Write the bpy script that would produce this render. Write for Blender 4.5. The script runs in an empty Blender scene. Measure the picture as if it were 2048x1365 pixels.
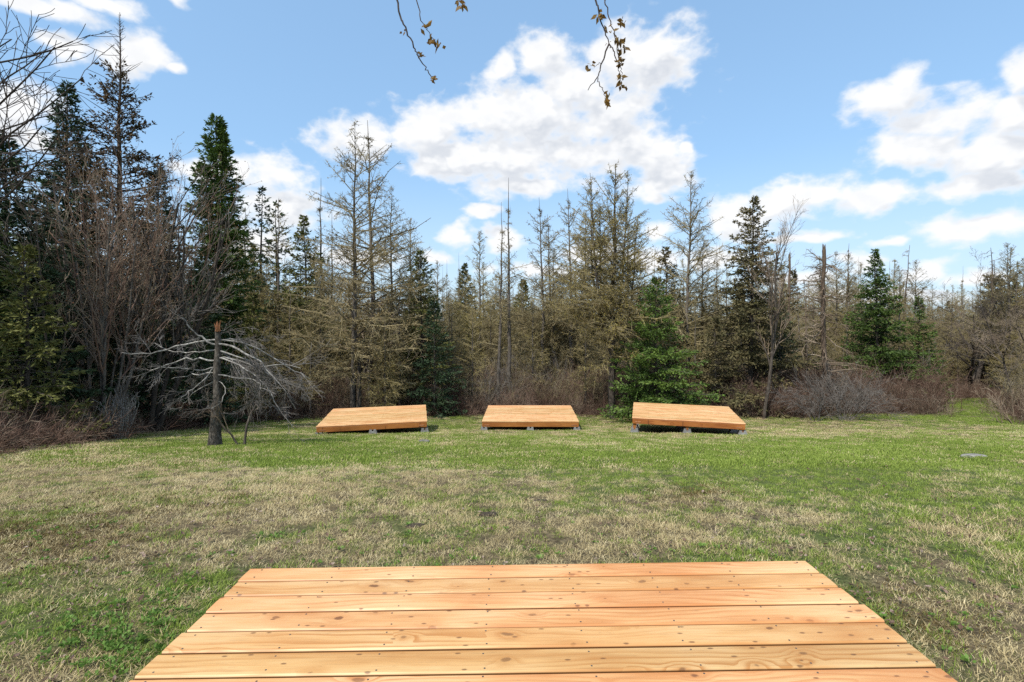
import bpy, math, random
import numpy as np
from mathutils import Vector

# ------------------------------------------------------------------ camera, sky, sun, exposure
scn = bpy.context.scene
COL = scn.collection
F, HX, HY, CZ = 1000.5, 1024.0, 642.0, 1.64          # focal length and horizon in photo pixels, eye height
cd = bpy.data.cameras.new('camera'); cam = bpy.data.objects.new('camera', cd); COL.objects.link(cam)
cam.location = (0, 0, CZ); cam.rotation_euler = (math.pi / 2, 0, 0)
cd.sensor_width = 36.0; cd.lens = F / 2048 * 36.0; cd.shift_y = (HY - 682.5) / 2048
cd.clip_start = 0.05; cd.clip_end = 5000
scn.camera = cam
SUN_EL, SUN_AZ = math.radians(52), math.radians(180 + 38)     # azimuth clockwise from +Y: behind the camera, to its left
scn.view_settings.view_transform = 'Standard'; scn.view_settings.look = 'None'
scn.view_settings.gamma = 1.0; scn.view_settings.use_curve_mapping = False
scn.view_settings.exposure = 0.48
scn.render.engine = 'CYCLES'
scn.cycles.max_bounces = 5; scn.cycles.diffuse_bounces = 2; scn.cycles.glossy_bounces = 2
scn.cycles.transmission_bounces = 3; scn.cycles.transparent_max_bounces = 4
scn.cycles.use_denoising = False


class NT:
    """small helper to write node trees"""
    def __init__(s, tree): s.t = tree; s.n = tree.nodes; s.l = tree.links
    def node(s, typ, props=None, **inp):
        n = s.n.new(typ)
        for k, v in (props or {}).items(): setattr(n, k, v)
        for k, v in inp.items():
            k = k.replace('_', ' ')
            sock = n.inputs[int(k[1:])] if k[0] == 'i' and k[1:].isdigit() else n.inputs[k]
            s.put(sock, v)
        return n
    def put(s, sock, v):
        if isinstance(v, bpy.types.NodeSocket): s.l.new(v, sock)
        else: sock.default_value = v
    def math(s, op, a, b=0.0, c=0.0, clamp=False):
        n = s.n.new('ShaderNodeMath'); n.operation = op; n.use_clamp = clamp
        for i, v in enumerate((a, b, c)): s.put(n.inputs[i], v)
        return n.outputs[0]
    def vmath(s, op, a, b=None, c=None, out=0):
        n = s.n.new('ShaderNodeVectorMath'); n.operation = op
        for i, v in enumerate((a, b, c)):
            if v is not None: s.put(n.inputs[i], v)
        return n.outputs['Value'] if op in ('LENGTH', 'DOT_PRODUCT') else n.outputs[0]
    def noise(s, vec, scale, detail=2, rough=.5, out='Fac', dist=0.0):
        n = s.node('ShaderNodeTexNoise', None, Scale=scale, Detail=detail, Roughness=rough, Distortion=dist)
        if vec is not None: s.l.new(vec, n.inputs['Vector'])
        return n.outputs[out]
    def ramp(s, fac, stops, interp='LINEAR'):
        n = s.n.new('ShaderNodeValToRGB'); n.color_ramp.interpolation = interp
        el = n.color_ramp.elements
        while len(el) < len(stops): el.new(0.5)
        for e, (p, c) in zip(el, stops): e.position = p; e.color = (*c, 1) if len(c) == 3 else c
        s.put(n.inputs[0], fac); return n.outputs[0]
    def mix(s, fac, a, b, blend='MIX'):
        n = s.n.new('ShaderNodeMix'); n.data_type = 'RGBA'; n.blend_type = blend
        s.put(n.inputs[0], fac)
        for i, v in ((6, a), (7, b)):
            s.put(n.inputs[i], (*v, 1) if isinstance(v, tuple) and len(v) == 3 else v)
        return n.outputs[2]
    def smooth(s, v, a, b):
        n = s.n.new('ShaderNodeMapRange'); n.interpolation_type = 'SMOOTHSTEP'
        s.put(n.inputs[0], v); n.inputs[1].default_value = a; n.inputs[2].default_value = b
        return n.outputs[0]


# clouds as they stand in the sky, each lump an ellipse of directions (photo pixel centre and half sizes)
CLOUDS = [(1300, 108, 112, 66), (1225, 130, 60, 50), (1090, 130, 62, 52), (1150, 175, 110, 60), (1008, 138, 34, 32),
          (720, 282, 82, 46), (850, 262, 110, 46), (960, 240, 120, 50), (1070, 225, 120, 60), (1210, 235, 100, 60),
          (900, 322, 90, 40), (1020, 320, 130, 58), (1160, 320, 130, 62), (1290, 300, 92, 66), (1030, 372, 110, 28), (1310, 362, 80, 36),
          (1360, 300, 26, 18), (125, 96, 56, 30), (268, 100, 76, 46), (335, 130, 40, 16), (60, -4, 150, 24), (190, -8, 90, 22), (360, 4, 30, 16),
          (40, 212, 80, 54), (70, 270, 60, 26), (560, 352, 98, 56), (470, 345, 70, 34), (560, 425, 110, 52), (390, 345, 60, 30), (520, 480, 90, 40),
          (912, 475, 40, 30), (970, 426, 44, 13), (880, 520, 46, 15), (1005, 480, 48, 24),
          (1770, 200, 100, 46), (1820, 165, 50, 34), (1900, 235, 130, 56), (2020, 240, 110, 60), (1850, 300, 140, 46), (1980, 310, 120, 46),
          (2040, 150, 50, 44), (1935, 372, 120, 28), (1610, 385, 110, 44), (1740, 398, 95, 40), (1460, 440, 66, 46), (1560, 410, 80, 40),
          (1610, 470, 110, 12), (1920, 455, 120, 34), (2030, 445, 110, 36), (1770, 478, 42, 14), (1872, 542, 46, 24), (1745, 516, 60, 20),
          (1330, 460, 34, 20), (1300, 390, 40, 18), (1700, 590, 120, 24), (1950, 560, 80, 18), (1450, 520, 90, 26), (1590, 556, 120, 18), (1850, 592, 130, 20), (1300, 520, 70, 22), (1180, 505, 70, 20), (1080, 545, 90, 18), (700, 520, 100, 22)]
world = bpy.data.worlds.new('World'); scn.world = world; world.use_nodes = True
wt = NT(world.node_tree); wt.n.clear()
grp = bpy.data.node_groups.new('cloud_field', 'ShaderNodeTree')
grp.interface.new_socket('Vector', in_out='INPUT', socket_type='NodeSocketVector')
grp.interface.new_socket('Field', in_out='OUTPUT', socket_type='NodeSocketFloat')
g = NT(grp); gi = g.n.new('NodeGroupInput'); go = g.n.new('NodeGroupOutput')
best = None
for cx, cy, rx, ry in CLOUDS:
    az = math.atan2(cx - HX, F); el = math.atan2((HY - cy) * math.cos(az), F)
    sx = F / rx / math.cos(az) ** 2; sy = F / ry / math.cos(az)
    sx, sy = F / (rx * math.cos(az) ** 2), F / (ry * math.cos(az))
    q = g.vmath('LENGTH', g.vmath('MULTIPLY_ADD', gi.outputs[0], (sx, sy, 0), (-az * sx, -el * sy, 0)))
    if best is None: best = q
    else:
        best = g.math('MINIMUM', best, q)
g.l.new(g.math('SUBTRACT', 1.0, best), go.inputs[0])

tc = wt.n.new('ShaderNodeTexCoord')
dirv = wt.vmath('NORMALIZE', tc.outputs['Generated'])
sep = wt.node('ShaderNodeSeparateXYZ', None, Vector=dirv)
azn = wt.math('ARCTAN2', sep.outputs[0], sep.outputs[1]); eln = wt.math('ARCSINE', sep.outputs[2])
ae = wt.node('ShaderNodeCombineXYZ', None, X=azn, Y=eln).outputs[0]
squash = wt.vmath('MULTIPLY', dirv, (1, 1, 1.5))
w1 = wt.vmath('SUBTRACT', wt.noise(squash, 9, 3, .55, 'Color'), (.5, .5, .5))
ae1 = wt.vmath('MULTIPLY_ADD', w1, (.09, .05, 0), ae)
def billow(v, det):
    soft = wt.noise(v, 11, det, .6)
    puff = wt.math('SUBTRACT', 1.0, wt.math('ABSOLUTE', wt.math('MULTIPLY_ADD', wt.noise(v, 19, 2, .5), 4.0, -2.0)))   # rounded lumps with creases between
    return wt.math('ADD', soft, wt.math('MULTIPLY', puff, .16))


fbm = billow(squash, 8); fbm2 = billow(wt.vmath('ADD', squash, (-.012, 0, .045)), 3)


def field(v, nz):
    gn = wt.n.new('ShaderNodeGroup'); gn.node_tree = grp; wt.l.new(v, gn.inputs[0])
    inside = wt.math('MAXIMUM', gn.outputs[0], -1.2)
    lo = wt.noise(squash, 2.3, 2, .5)                       # the same kind of cloud carries on outside the picture
    wide = wt.math('MULTIPLY', wt.math('SUBTRACT', lo, .53), 6.0)
    out = wt.math('MAXIMUM', wt.smooth(wt.math('ABSOLUTE', azn), .84, 1.0), wt.smooth(eln, .62, .8))
    f = wt.math('ADD', inside, wt.math('MULTIPLY', out, wt.math('SUBTRACT', wide, inside)))
    return wt.math('ADD', f, wt.math('MULTIPLY', wt.math('SUBTRACT', nz, .585), 2.5))


d0 = field(ae1, fbm)
d1 = field(wt.vmath('ADD', ae1, (-.012, .035, 0)), fbm2)     # a little higher and towards the sun: how much cloud hangs above
alpha = wt.smooth(d0, -.14, .66)
under = wt.smooth(wt.math('SUBTRACT', d1, wt.math('MULTIPLY', d0, .8)), -.3, .45)
lumps = wt.smooth(wt.noise(squash, 24, 4, .55), .42, .68)
grey = wt.math('MULTIPLY', wt.math('ADD', wt.math('MULTIPLY', under, .85), wt.math('MULTIPLY', lumps, .2)), wt.smooth(d0, .1, .9))
sky = wt.n.new('ShaderNodeTexSky'); sky.sky_type = 'NISHITA'; sky.sun_disc = False
sky.sun_elevation = SUN_EL; sky.sun_rotation = SUN_AZ; sky.altitude = 200; sky.air_density = 1.0; sky.dust_density = 1.2; sky.ozone_density = 1.5
SKY = 0.15
gam = wt.node('ShaderNodeGamma', None, Color=sky.outputs[0], Gamma=.42)
skyc = wt.mix(1.0, gam.outputs[0], (1.40, 1.98, 2.52), 'MULTIPLY')
air = wt.math('MULTIPLY', wt.math('SUBTRACT', 1.0, wt.smooth(wt.math('ABSOLUTE', eln), .0, .32)), .45)     # the air pales towards the horizon all round
skyc = wt.mix(air, skyc, (4.0, 4.5, 4.9))
K = 0.745 / SKY
cl = wt.mix(grey, (K * 1.0, K * 1.0, K * 1.0), (K * .68, K * .715, K * .775))
alpha = wt.math('MULTIPLY', alpha, wt.smooth(eln, -.02, .06))
allc = wt.mix(wt.math('MULTIPLY', alpha, .97), skyc, cl)
bg = wt.node('ShaderNodeBackground', None, Color=allc, Strength=SKY)
wo = wt.n.new('ShaderNodeOutputWorld'); wt.l.new(bg.outputs[0], wo.inputs[0])
world.cycles.sampling_method = 'NONE'

sd = bpy.data.lights.new('sun', 'SUN'); so = bpy.data.objects.new('sun', sd); COL.objects.link(so)
sd.energy = 3.7; sd.angle = math.radians(0.6); sd.color = (1.0, .95, .87)
sv = Vector((math.sin(SUN_AZ) * math.cos(SUN_EL), math.cos(SUN_AZ) * math.cos(SUN_EL), math.sin(SUN_EL)))
so.rotation_euler = sv.to_track_quat('Z', 'Y').to_euler(); so.location = (-10, -12, 25)


# ------------------------------------------------------------------ helpers
def vnoise(x, y, seed=0):
    """smooth 2D value noise 0..1, numpy"""
    xi = np.floor(x).astype(np.int64); yi = np.floor(y).astype(np.int64); fx = x - xi; fy = y - yi
    fx = fx * fx * (3 - 2 * fx); fy = fy * fy * (3 - 2 * fy)
    def h(a, b):
        n = (a * 374761393 + b * 668265263 + seed * 974711) & 0x7fffffff
        n = ((n ^ (n >> 13)) * 1274126177) & 0x7fffffff
        return ((n ^ (n >> 16)) & 0xffff) / 65535.0
    return (h(xi, yi) * (1 - fx) + h(xi + 1, yi) * fx) * (1 - fy) + (h(xi, yi + 1) * (1 - fx) + h(xi + 1, yi + 1) * fx) * fy


def fbm_np(x, y, seed=0, o=3):
    t = 0; a = .5; s = 0
    for i in range(o):
        t = t + a * vnoise(x * 2 ** i, y * 2 ** i, seed + i); s += a; a *= .5
    return t / s


_PY = np.array([-60, -4, 0, 3, 5, 7, 9, 11, 14.2, 15.7, 18, 20, 24, 30, 45, 80, 300, 3000.])
_PD = np.array([1.5, 1.58, 1.62, 1.66, 1.82, 2.06, 2.34, 2.68, 3.215, 3.46, 3.74, 3.93, 4.15, 4.4, 4.6, 4.8, 5, 5.])


def drop(y):
    y = np.asarray(y, float); return sum(np.interp(y + k, _PY, _PD) for k in (-.8, -.4, 0, .4, .8)) / 5


def ground_z(x, y):
    x = np.asarray(x, float); y = np.asarray(y, float)
    return CZ - drop(y) + (fbm_np(x * .5 + 40, y * .5 + 40, 3) - .5) * .10 * np.clip(y / 9, .25, 1)


def px_ground(px, py):
    lo, hi = 1.0, 200.0
    for _ in range(50):
        m = (lo + hi) / 2
        if drop(m) / m * F > py - HY: lo = m
        else: hi = m
    return np.array([(px - HX) / F * lo, lo])


def px3(px, py, y): return np.array([(px - HX) / F * y, y, CZ + (HY - py) / F * y])


class MB:
    """collects geometry in numpy arrays, then makes one mesh"""
    def __init__(s): s.v = []; s.f = []; s.n = 0
    def add(s, v, f):
        v = np.asarray(v, float).reshape(-1, 3); s.v.append(v); s.f.append(np.asarray(f) + s.n); s.n += len(v)
    def tubes(s, P, R, k=3, close=False):
        """P (N,m,3) polylines, R (N,m) radii"""
        P = np.asarray(P, float); R = np.asarray(R, float); N, m, _ = P.shape
        if N == 0: return
        d = P[:, -1] - P[:, 0]; d /= np.linalg.norm(d, axis=1, keepdims=True) + 1e-9
        ref = np.where(np.abs(d[:, 2:3]) > .9, np.array([[1., 0, 0]]), np.array([[0, 0, 1.]]))
        u = np.cross(d, ref); u /= np.linalg.norm(u, axis=1, keepdims=True) + 1e-9; w = np.cross(d, u)
        a = np.arange(k) / k * 2 * np.pi
        off = u[:, None, :] * np.cos(a)[None, :, None] + w[:, None, :] * np.sin(a)[None, :, None]
        V = P[:, :, None, :] + off[:, None] * R[:, :, None, None]
        idx = np.arange(N * m * k).reshape(N, m, k)
        j = (np.arange(k) + 1) % k
        q = np.stack([idx[:, :-1, :], idx[:, :-1, j], idx[:, 1:, j], idx[:, 1:, :]], -1).reshape(-1, 4)
        s.add(V.reshape(-1, 3), q)
        if close:
            base = s.n - N * m * k
            for i in range(N): s.f.append((idx[i, -1] + base)[None, :]); s.f.append((idx[i, 0][::-1] + base)[None, :])
    def diamonds(s, A, D, L, Wd, rng):
        """leaf shaped quads from A along D"""
        N = len(A)
        if N == 0: return
        D = D / (np.linalg.norm(D, axis=1, keepdims=True) + 1e-9)
        r = rng.normal(size=(N, 3)); u = np.cross(D, r); u /= np.linalg.norm(u, axis=1, keepdims=True) + 1e-9
        L = np.broadcast_to(L, (N,))[:, None]; Wd = np.broadcast_to(Wd, (N,))[:, None]
        M = A + D * L * .45
        V = np.stack([A, M + u * Wd * .5, A + D * L, M - u * Wd * .5], 1)
        s.add(V.reshape(-1, 3), np.arange(N * 4).reshape(N, 4))
    def slivers(s, A, B, Wd, rng):
        N = len(A)
        if N == 0: return
        D = B - A; u = np.cross(D, rng.normal(size=(N, 3))); u /= np.linalg.norm(u, axis=1, keepdims=True) + 1e-9
        Wd = np.broadcast_to(Wd, (N,))[:, None]
        V = np.stack([A + u * Wd * .5, A - u * Wd * .5, B], 1)
        s.add(V.reshape(-1, 3), np.arange(N * 3).reshape(N, 3))
    def box(s, c, sz, rz=0.0):
        x, y, z = np.array(sz) / 2
        V = np.array([[a * x, b * y, e * z] for a in (-1, 1) for b in (-1, 1) for e in (-1, 1)])
        cs, sn = math.cos(rz), math.sin(rz); V = V @ np.array([[cs, sn, 0], [-sn, cs, 0], [0, 0, 1]]) + np.array(c)
        s.add(V, np.array([[0, 1, 3, 2], [4, 6, 7, 5], [0, 4, 5, 1], [2, 3, 7, 6], [0, 2, 6, 4], [1, 5, 7, 3]]))
    def mesh(s, name, mat, smooth=False):
        me = bpy.data.meshes.new(name)
        if s.v:
            V = np.concatenate(s.v); loops = np.concatenate([f.reshape(-1) for f in s.f])
            tot = np.concatenate([np.full(len(f), f.shape[1]) for f in s.f]); st = np.concatenate([[0], np.cumsum(tot)[:-1]])
            me.vertices.add(len(V)); me.vertices.foreach_set('co', V.astype(np.float32).reshape(-1))
            me.loops.add(len(loops)); me.loops.foreach_set('vertex_index', loops.astype(np.int32))
            me.polygons.add(len(tot)); me.polygons.foreach_set('loop_start', st.astype(np.int32))
            me.update(calc_edges=True)
            me.polygons.foreach_set('use_smooth', np.full(len(tot), bool(smooth)))
        for m_ in (mat if isinstance(mat, (list, tuple)) else [mat]): me.materials.append(m_)
        return me


def link(name, me, parent=None, loc=None):
    o = bpy.data.objects.new(name, me); COL.objects.link(o)
    if parent is not None: o.parent = parent
    if loc is not None: o.location = loc
    return o


def tag(o, label=None, cat=None, group=None, kind=None):
    for k, v in (('label', label), ('category', cat), ('group', group), ('kind', kind)):
        if v: o[k] = v
    return o


# ------------------------------------------------------------------ materials
def material(name, rough=.8, spec=.3):
    m = bpy.data.materials.new(name); m.use_nodes = True; t = NT(m.node_tree)
    b = t.n['Principled BSDF']; b.inputs['Roughness'].default_value = rough; b.inputs['Specular IOR Level'].default_value = spec
    return m, t, b


def vary(name, a, b_, c=None, scale=3.0, rough=.85, trans=0.0, stretch=None, bump=0.0, detail=4, spec=.25):
    """two or three colours mixed by noise in the thing's own space, a little different on each thing"""
    m, t, b = material(name, rough, spec)
    tc_ = t.n.new('ShaderNodeTexCoord'); oi = t.n.new('ShaderNodeObjectInfo')
    v = tc_.outputs['Object']
    if stretch: v = t.vmath('MULTIPLY', v, stretch)
    v = t.vmath('ADD', v, t.vmath('MULTIPLY', oi.outputs['Random'], (37., 11., 23.)))
    nz = t.noise(v, scale, detail, .6)
    st = [(.32, a), (.68, b_)] if c is None else [(.28, a), (.5, b_), (.72, c)]
    col = t.ramp(nz, st)
    hs = t.node('ShaderNodeHueSaturation', None, Color=col)
    t.l.new(t.math('MULTIPLY_ADD', oi.outputs['Random'], .4, .8), hs.inputs['Value'])
    t.l.new(hs.outputs[0], b.inputs['Base Color'])
    if bump:
        bp = t.node('ShaderNodeBump', None, Strength=bump, Distance=.02, Height=nz); t.l.new(bp.outputs[0], b.inputs['Normal'])
    if trans:
        tr = t.node('ShaderNodeBsdfTranslucent', None, Color=hs.outputs[0])
        mx = t.node('ShaderNodeMixShader', None, Fac=trans)
        t.l.new(b.outputs[0], mx.inputs[1]); t.l.new(tr.outputs[0], mx.inputs[2])
        t.l.new(mx.outputs[0], t.n['Material Output'].inputs[0])
    return m


M = {}
M['bark'] = vary('bark_dark', (.022, .018, .014), (.065, .053, .043), (.125, .107, .088), 9, .95, 0, (3, 3, .6), .8)
M['bark_grey'] = vary('bark_grey', (.05, .042, .034), (.11, .095, .08), (.20, .18, .155), 8, .95, 0, (2, 2, .8), .8)
M['bark_pale'] = vary('bark_lichen', (.09, .08, .07), (.25, .235, .21), (.44, .43, .40), 14, .95, 0, None, .4)
M['bark_mid'] = vary('bark_rough', (.03, .025, .02), (.085, .072, .058), (.21, .19, .16), 16, .95, 0, (1.5, 1.5, .7), 1.0)
M['twig_dead'] = vary('twig_dead', (.04, .022, .016), (.10, .058, .04), (.19, .13, .10), 1.0, .9)
M['bark_snag'] = vary('bark_snag', (.035, .025, .018), (.10, .072, .052), (.18, .135, .10), 7, .95, 0, (3, 3, .7), .9)
M['twig_brown'] = vary('twig_brown', (.085, .06, .042), (.20, .15, .105), (.31, .255, .195), 1.2, .9)
M['twig_red'] = vary('twig_red', (.075, .042, .03), (.18, .11, .08), (.29, .22, .17), 1.0, .9)
M['twig_grey'] = vary('twig_grey', (.06, .052, .045), (.14, .125, .11), (.26, .24, .22), 1.5, .9)
M['twig_larch'] = vary('twig_larch', (.10, .083, .045), (.22, .182, .10), (.32, .268, .155), 1.2, .9)
M['bud_olive'] = vary('larch_bud_olive', (.17, .135, .04), (.30, .245, .07), (.42, .35, .11), .9, .8, .3)
M['bud_brown'] = vary('larch_bud_brown', (.15, .11, .05), (.26, .20, .095), (.36, .29, .15), .9, .8, .2)
M['bud_rust'] = vary('bud_rust', (.12, .05, .03), (.20, .10, .055), (.25, .16, .08), 1.5, .8, .2)
M['needle_green'] = vary('needle_green', (.03, .055, .010), (.07, .12, .02), (.14, .205, .038), 1.6, .6, .12, None, 0, 4, .35)
M['needle_dark'] = vary('needle_dark', (.014, .03, .014), (.032, .06, .024), (.06, .10, .04), 1.4, .65, .1, None, 0, 4, .35)
M['needle_olive'] = vary('needle_olive', (.055, .062, .018), (.11, .115, .03), (.18, .18, .055), 1.2, .7, .12)
M['needle_brown'] = vary('needle_brown', (.06, .06, .026), (.115, .102, .046), (.185, .145, .068), 1.3, .8, .1)
M['needle_rust'] = vary('needle_rust', (.05, .045, .02), (.10, .07, .032), (.16, .095, .045), .9, .8, .1)
M['concrete'] = vary('concrete', (.10, .10, .097), (.17, .17, .163), (.23, .23, .22), 18, .95, 0, None, .5)
M['splinter'] = vary('splintered_wood', (.16, .06, .025), (.34, .14, .06), (.45, .24, .12), 30, .8, 0, (3, 3, .3), .5)
M['screw'] = vary('screw_head', (.05, .045, .04), (.09, .08, .07), None, 40, .45, 0, None, 0, 2, .5)
M['stone'] = vary('stone_grey', (.09, .085, .075), (.18, .17, .155), (.29, .28, .26), 14, .95, 0, None, .9)
M['soil'] = vary('soil_clod', (.025, .02, .015), (.06, .045, .032), (.10, .08, .055), 30, .95, 0, None, .9)
M['leaf_bud'] = vary('young_leaf_bud', (.09, .05, .018), (.20, .12, .035), (.30, .21, .06), 60, .6, .35)
M['twig_dark'] = vary('twig_dark', (.03, .022, .018), (.07, .05, .04), None, 30, .7, 0)


def wood(name, dark, mid, light, orange, side=.0):
    m, t, b = material(name, .5, .35)
    tc_ = t.n.new('ShaderNodeTexCoord'); oi = t.n.new('ShaderNodeObjectInfo')
    rnd = oi.outputs['Random']
    v = t.vmath('ADD', tc_.outputs['Object'], t.vmath('MULTIPLY', rnd, (53., 29., 0.)))
    # knots: sparse cells stretched along the board, the grain bends round them
    kv = t.vmath('ADD', t.vmath('MULTIPLY', v, (4.2, 7.0, 1.0)), t.vmath('MULTIPLY', t.noise(v, 3.0, 2, .5, 'Color'), (.5, .5, 0)))
    kv = t.vmath('MULTIPLY', kv, (1, 1, 0))
    vor = t.node('ShaderNodeTexVoronoi', {'feature': 'F1', 'voronoi_dimensions': '2D'}, Vector=kv, Scale=1.0, Randomness=1.0)
    dist = vor.outputs['Distance']
    cellr = t.node('ShaderNodeSeparateColor', None, Color=vor.outputs['Color']).outputs[0]
    has = t.math('GREATER_THAN', cellr, .55)
    size = t.math('MULTIPLY_ADD', t.math('FRACT', t.math('MULTIPLY', cellr, 17.3)), .075, .012)
    wig = t.math('MULTIPLY', t.math('SUBTRACT', t.noise(v, 34, 3), .5), .09)
    kd = t.math('ADD', dist, wig)
    knot = t.math('MULTIPLY', has, t.math('SUBTRACT', 1.0, t.smooth(t.math('SUBTRACT', kd, size), -.02, .03)))
    halo = t.math('MULTIPLY', has, t.math('SUBTRACT', 1.0, t.smooth(kd, .05, .42)))
    # grain: long rings, cathedral figures
    warp = t.noise(t.vmath('MULTIPLY', v, (.9, 5., 5.)), 1.0, 2, .5)
    yy = t.node('ShaderNodeSeparateXYZ', None, Vector=v).outputs[1]
    ring = t.math('ADD', t.math('MULTIPLY', yy, 30.0), t.math('ADD', t.math('MULTIPLY', warp, 6.0), t.math('MULTIPLY', halo, 1.3)))
    ring = t.math('FRACT', ring)
    ring = t.math('MULTIPLY', t.smooth(ring, .35, .92), t.math('SUBTRACT', 1.0, t.smooth(ring, .93, 1.0)))
    fine = t.noise(t.vmath('MULTIPLY', v, (5., 150., 60.)), 1.0, 3, .6)
    blot = t.noise(t.vmath('MULTIPLY', v, (1.4, 7., 3.)), 1.0, 3, .55)
    col = t.ramp(blot, [(.25, light), (.5, mid), (.78, orange)])
    col = t.mix(t.math('MULTIPLY', ring, t.smooth(t.noise(t.vmath('MULTIPLY', v, (.8, 4., 1.)), 1.0, 2), .35, .7)), col, orange)
    col = t.mix(t.math('MULTIPLY', t.smooth(fine, .45, .75), .25), col, dark)
    col = t.mix(t.math('MULTIPLY', halo, .40), col, orange)
    col = t.mix(t.math('MULTIPLY', knot, t.math('MULTIPLY_ADD', cellr, .7, .1)), col, dark)
    ey = t.math('ABSOLUTE', t.node('ShaderNodeSeparateXYZ', None, Vector=tc_.outputs['Object']).outputs[1])
    edge = t.smooth(t.math('ADD', ey, t.math('MULTIPLY', t.math('SUBTRACT', blot, .5), .07)), .052, .070)
    col = t.mix(t.math('MULTIPLY', edge, .7), col, orange)
    v2 = t.node('ShaderNodeTexVoronoi', {'feature': 'F1', 'voronoi_dimensions': '2D'}, Vector=t.vmath('MULTIPLY', t.vmath('ADD', v, (3.1, 7.7, 0)), (8., 19., 0.)), Scale=1.0, Randomness=1.0)
    c2 = t.node('ShaderNodeSeparateColor', None, Color=v2.outputs['Color']).outputs[1]
    pin = t.math('MULTIPLY', t.math('GREATER_THAN', c2, .78), t.math('SUBTRACT', 1.0, t.smooth(t.math('ADD', v2.outputs['Distance'], wig), .05, .13)))
    col = t.mix(t.math('MULTIPLY', pin, .75), col, dark)
    scuff = t.smooth(t.noise(t.vmath('MULTIPLY', v, (9., 30., 1.)), 1.0, 5, .7), .60, .72)
    col = t.mix(t.math('MULTIPLY', scuff, .22), col, dark)
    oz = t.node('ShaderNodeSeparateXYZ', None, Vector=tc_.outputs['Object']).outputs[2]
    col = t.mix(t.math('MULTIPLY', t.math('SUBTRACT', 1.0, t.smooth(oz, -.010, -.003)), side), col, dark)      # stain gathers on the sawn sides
    tone = t.noise(t.vmath('MULTIPLY', v, (.35, .9, .1)), 1.0, 2)
    hs = t.node('ShaderNodeHueSaturation', None, Color=col)
    t.l.new(t.math('ADD', t.math('MULTIPLY', rnd, .26), t.math('MULTIPLY_ADD', tone, .40, .66)), hs.inputs['Value'])
    t.l.new(t.math('MULTIPLY_ADD', rnd, -.016, .508), hs.inputs['Hue'])
    t.l.new(hs.outputs[0], b.inputs['Base Color'])
    hgt = t.math('ADD', t.math('MULTIPLY', fine, .5), t.math('MULTIPLY', knot, -.8))
    bp = t.node('ShaderNodeBump', None, Strength=.25, Distance=.003, Height=hgt); t.l.new(bp.outputs[0], b.inputs['Normal'])
    t.l.new(t.math('MULTIPLY_ADD', fine, .25, .36), b.inputs['Roughness'])
    return m


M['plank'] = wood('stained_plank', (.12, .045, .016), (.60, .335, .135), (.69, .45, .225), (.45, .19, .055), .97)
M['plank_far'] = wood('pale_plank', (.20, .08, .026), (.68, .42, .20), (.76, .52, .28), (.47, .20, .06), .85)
M['joist'] = wood('stained_joist', (.08, .028, .01), (.34, .125, .03), (.42, .17, .045), (.24, .075, .018))


def blade(name, a, b_, c, trans=.3):
    m, t, b = material(name, .6, .3)
    oi = t.n.new('ShaderNodeObjectInfo'); geo = t.n.new('ShaderNodeNewGeometry')
    nz = t.noise(t.vmath('MULTIPLY', geo.outputs['Position'], (1, 1, .2)), 60, 3, .6)
    big = t.noise(geo.outputs['Position'], .55, 3, .55)
    f = t.math('ADD', t.math('MULTIPLY', nz, .55), t.math('ADD', t.math('MULTIPLY', oi.outputs['Random'], .25), t.math('MULTIPLY', big, .3)))
    col = t.ramp(f, [(.3, a), (.55, b_), (.8, c)])
    t.l.new(col, b.inputs['Base Color'])
    tr = t.node('ShaderNodeBsdfTranslucent', None, Color=col); mx = t.node('ShaderNodeMixShader', None, Fac=trans)
    t.l.new(b.outputs[0], mx.inputs[1]); t.l.new(tr.outputs[0], mx.inputs[2]); t.l.new(mx.outputs[0], t.n['Material Output'].inputs[0])
    return m


M['grass'] = blade('grass_green', (.125, .175, .024), (.22, .30, .046), (.35, .41, .095))
M['straw'] = blade('grass_straw', (.28, .215, .10), (.55, .45, .235), (.80, .70, .45), .3)
M['clover'] = blade('clover_leaf', (.09, .17, .03), (.15, .26, .05), (.22, .34, .08), .35)
M['litter'] = blade('dead_leaf', (.06, .035, .025), (.15, .09, .06), (.48, .40, .34), .15)
M['moss'] = blade('moss', (.05, .04, .012), (.11, .075, .02), (.16, .10, .03), .1)

# ground
gm, t, b = material('ground_soil', .95, .15)
geo = t.n.new('ShaderNodeNewGeometry'); P = geo.outputs['Position']
at_g = t.node('ShaderNodeAttribute', {'attribute_name': 'green'}).outputs['Fac']; at_f = t.node('ShaderNodeAttribute', {'attribute_name': 'forest'}).outputs['Fac']
n1 = t.noise(P, 24, 6, .65); n2 = t.noise(P, 5, 4, .6)
dry = t.ramp(n1, [(.3, (.035, .026, .016)), (.48, (.10, .078, .044)), (.7, (.22, .175, .10))])
grn = t.ramp(n1, [(.3, (.03, .036, .014)), (.5, (.075, .095, .028)), (.7, (.13, .15, .05))])
flo = t.ramp(n1, [(.3, (.022, .015, .011)), (.5, (.06, .036, .024)), (.72, (.13, .09, .062))])
mixg = t.smooth(t.math('ADD', at_g, t.math('MULTIPLY', t.math('SUBTRACT', n2, .5), .9)), .25, .75)
col = t.mix(mixg, dry, grn)
col = t.mix(t.smooth(t.math('ADD', at_f, t.math('MULTIPLY', t.math('SUBTRACT', n2, .5), .5)), .35, .65), col, flo)
t.l.new(col, b.inputs['Base Color'])
bp = t.node('ShaderNodeBump', None, Strength=.8, Distance=.03, Height=n1); t.l.new(bp.outputs[0], b.inputs['Normal'])
M['ground'] = gm

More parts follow.
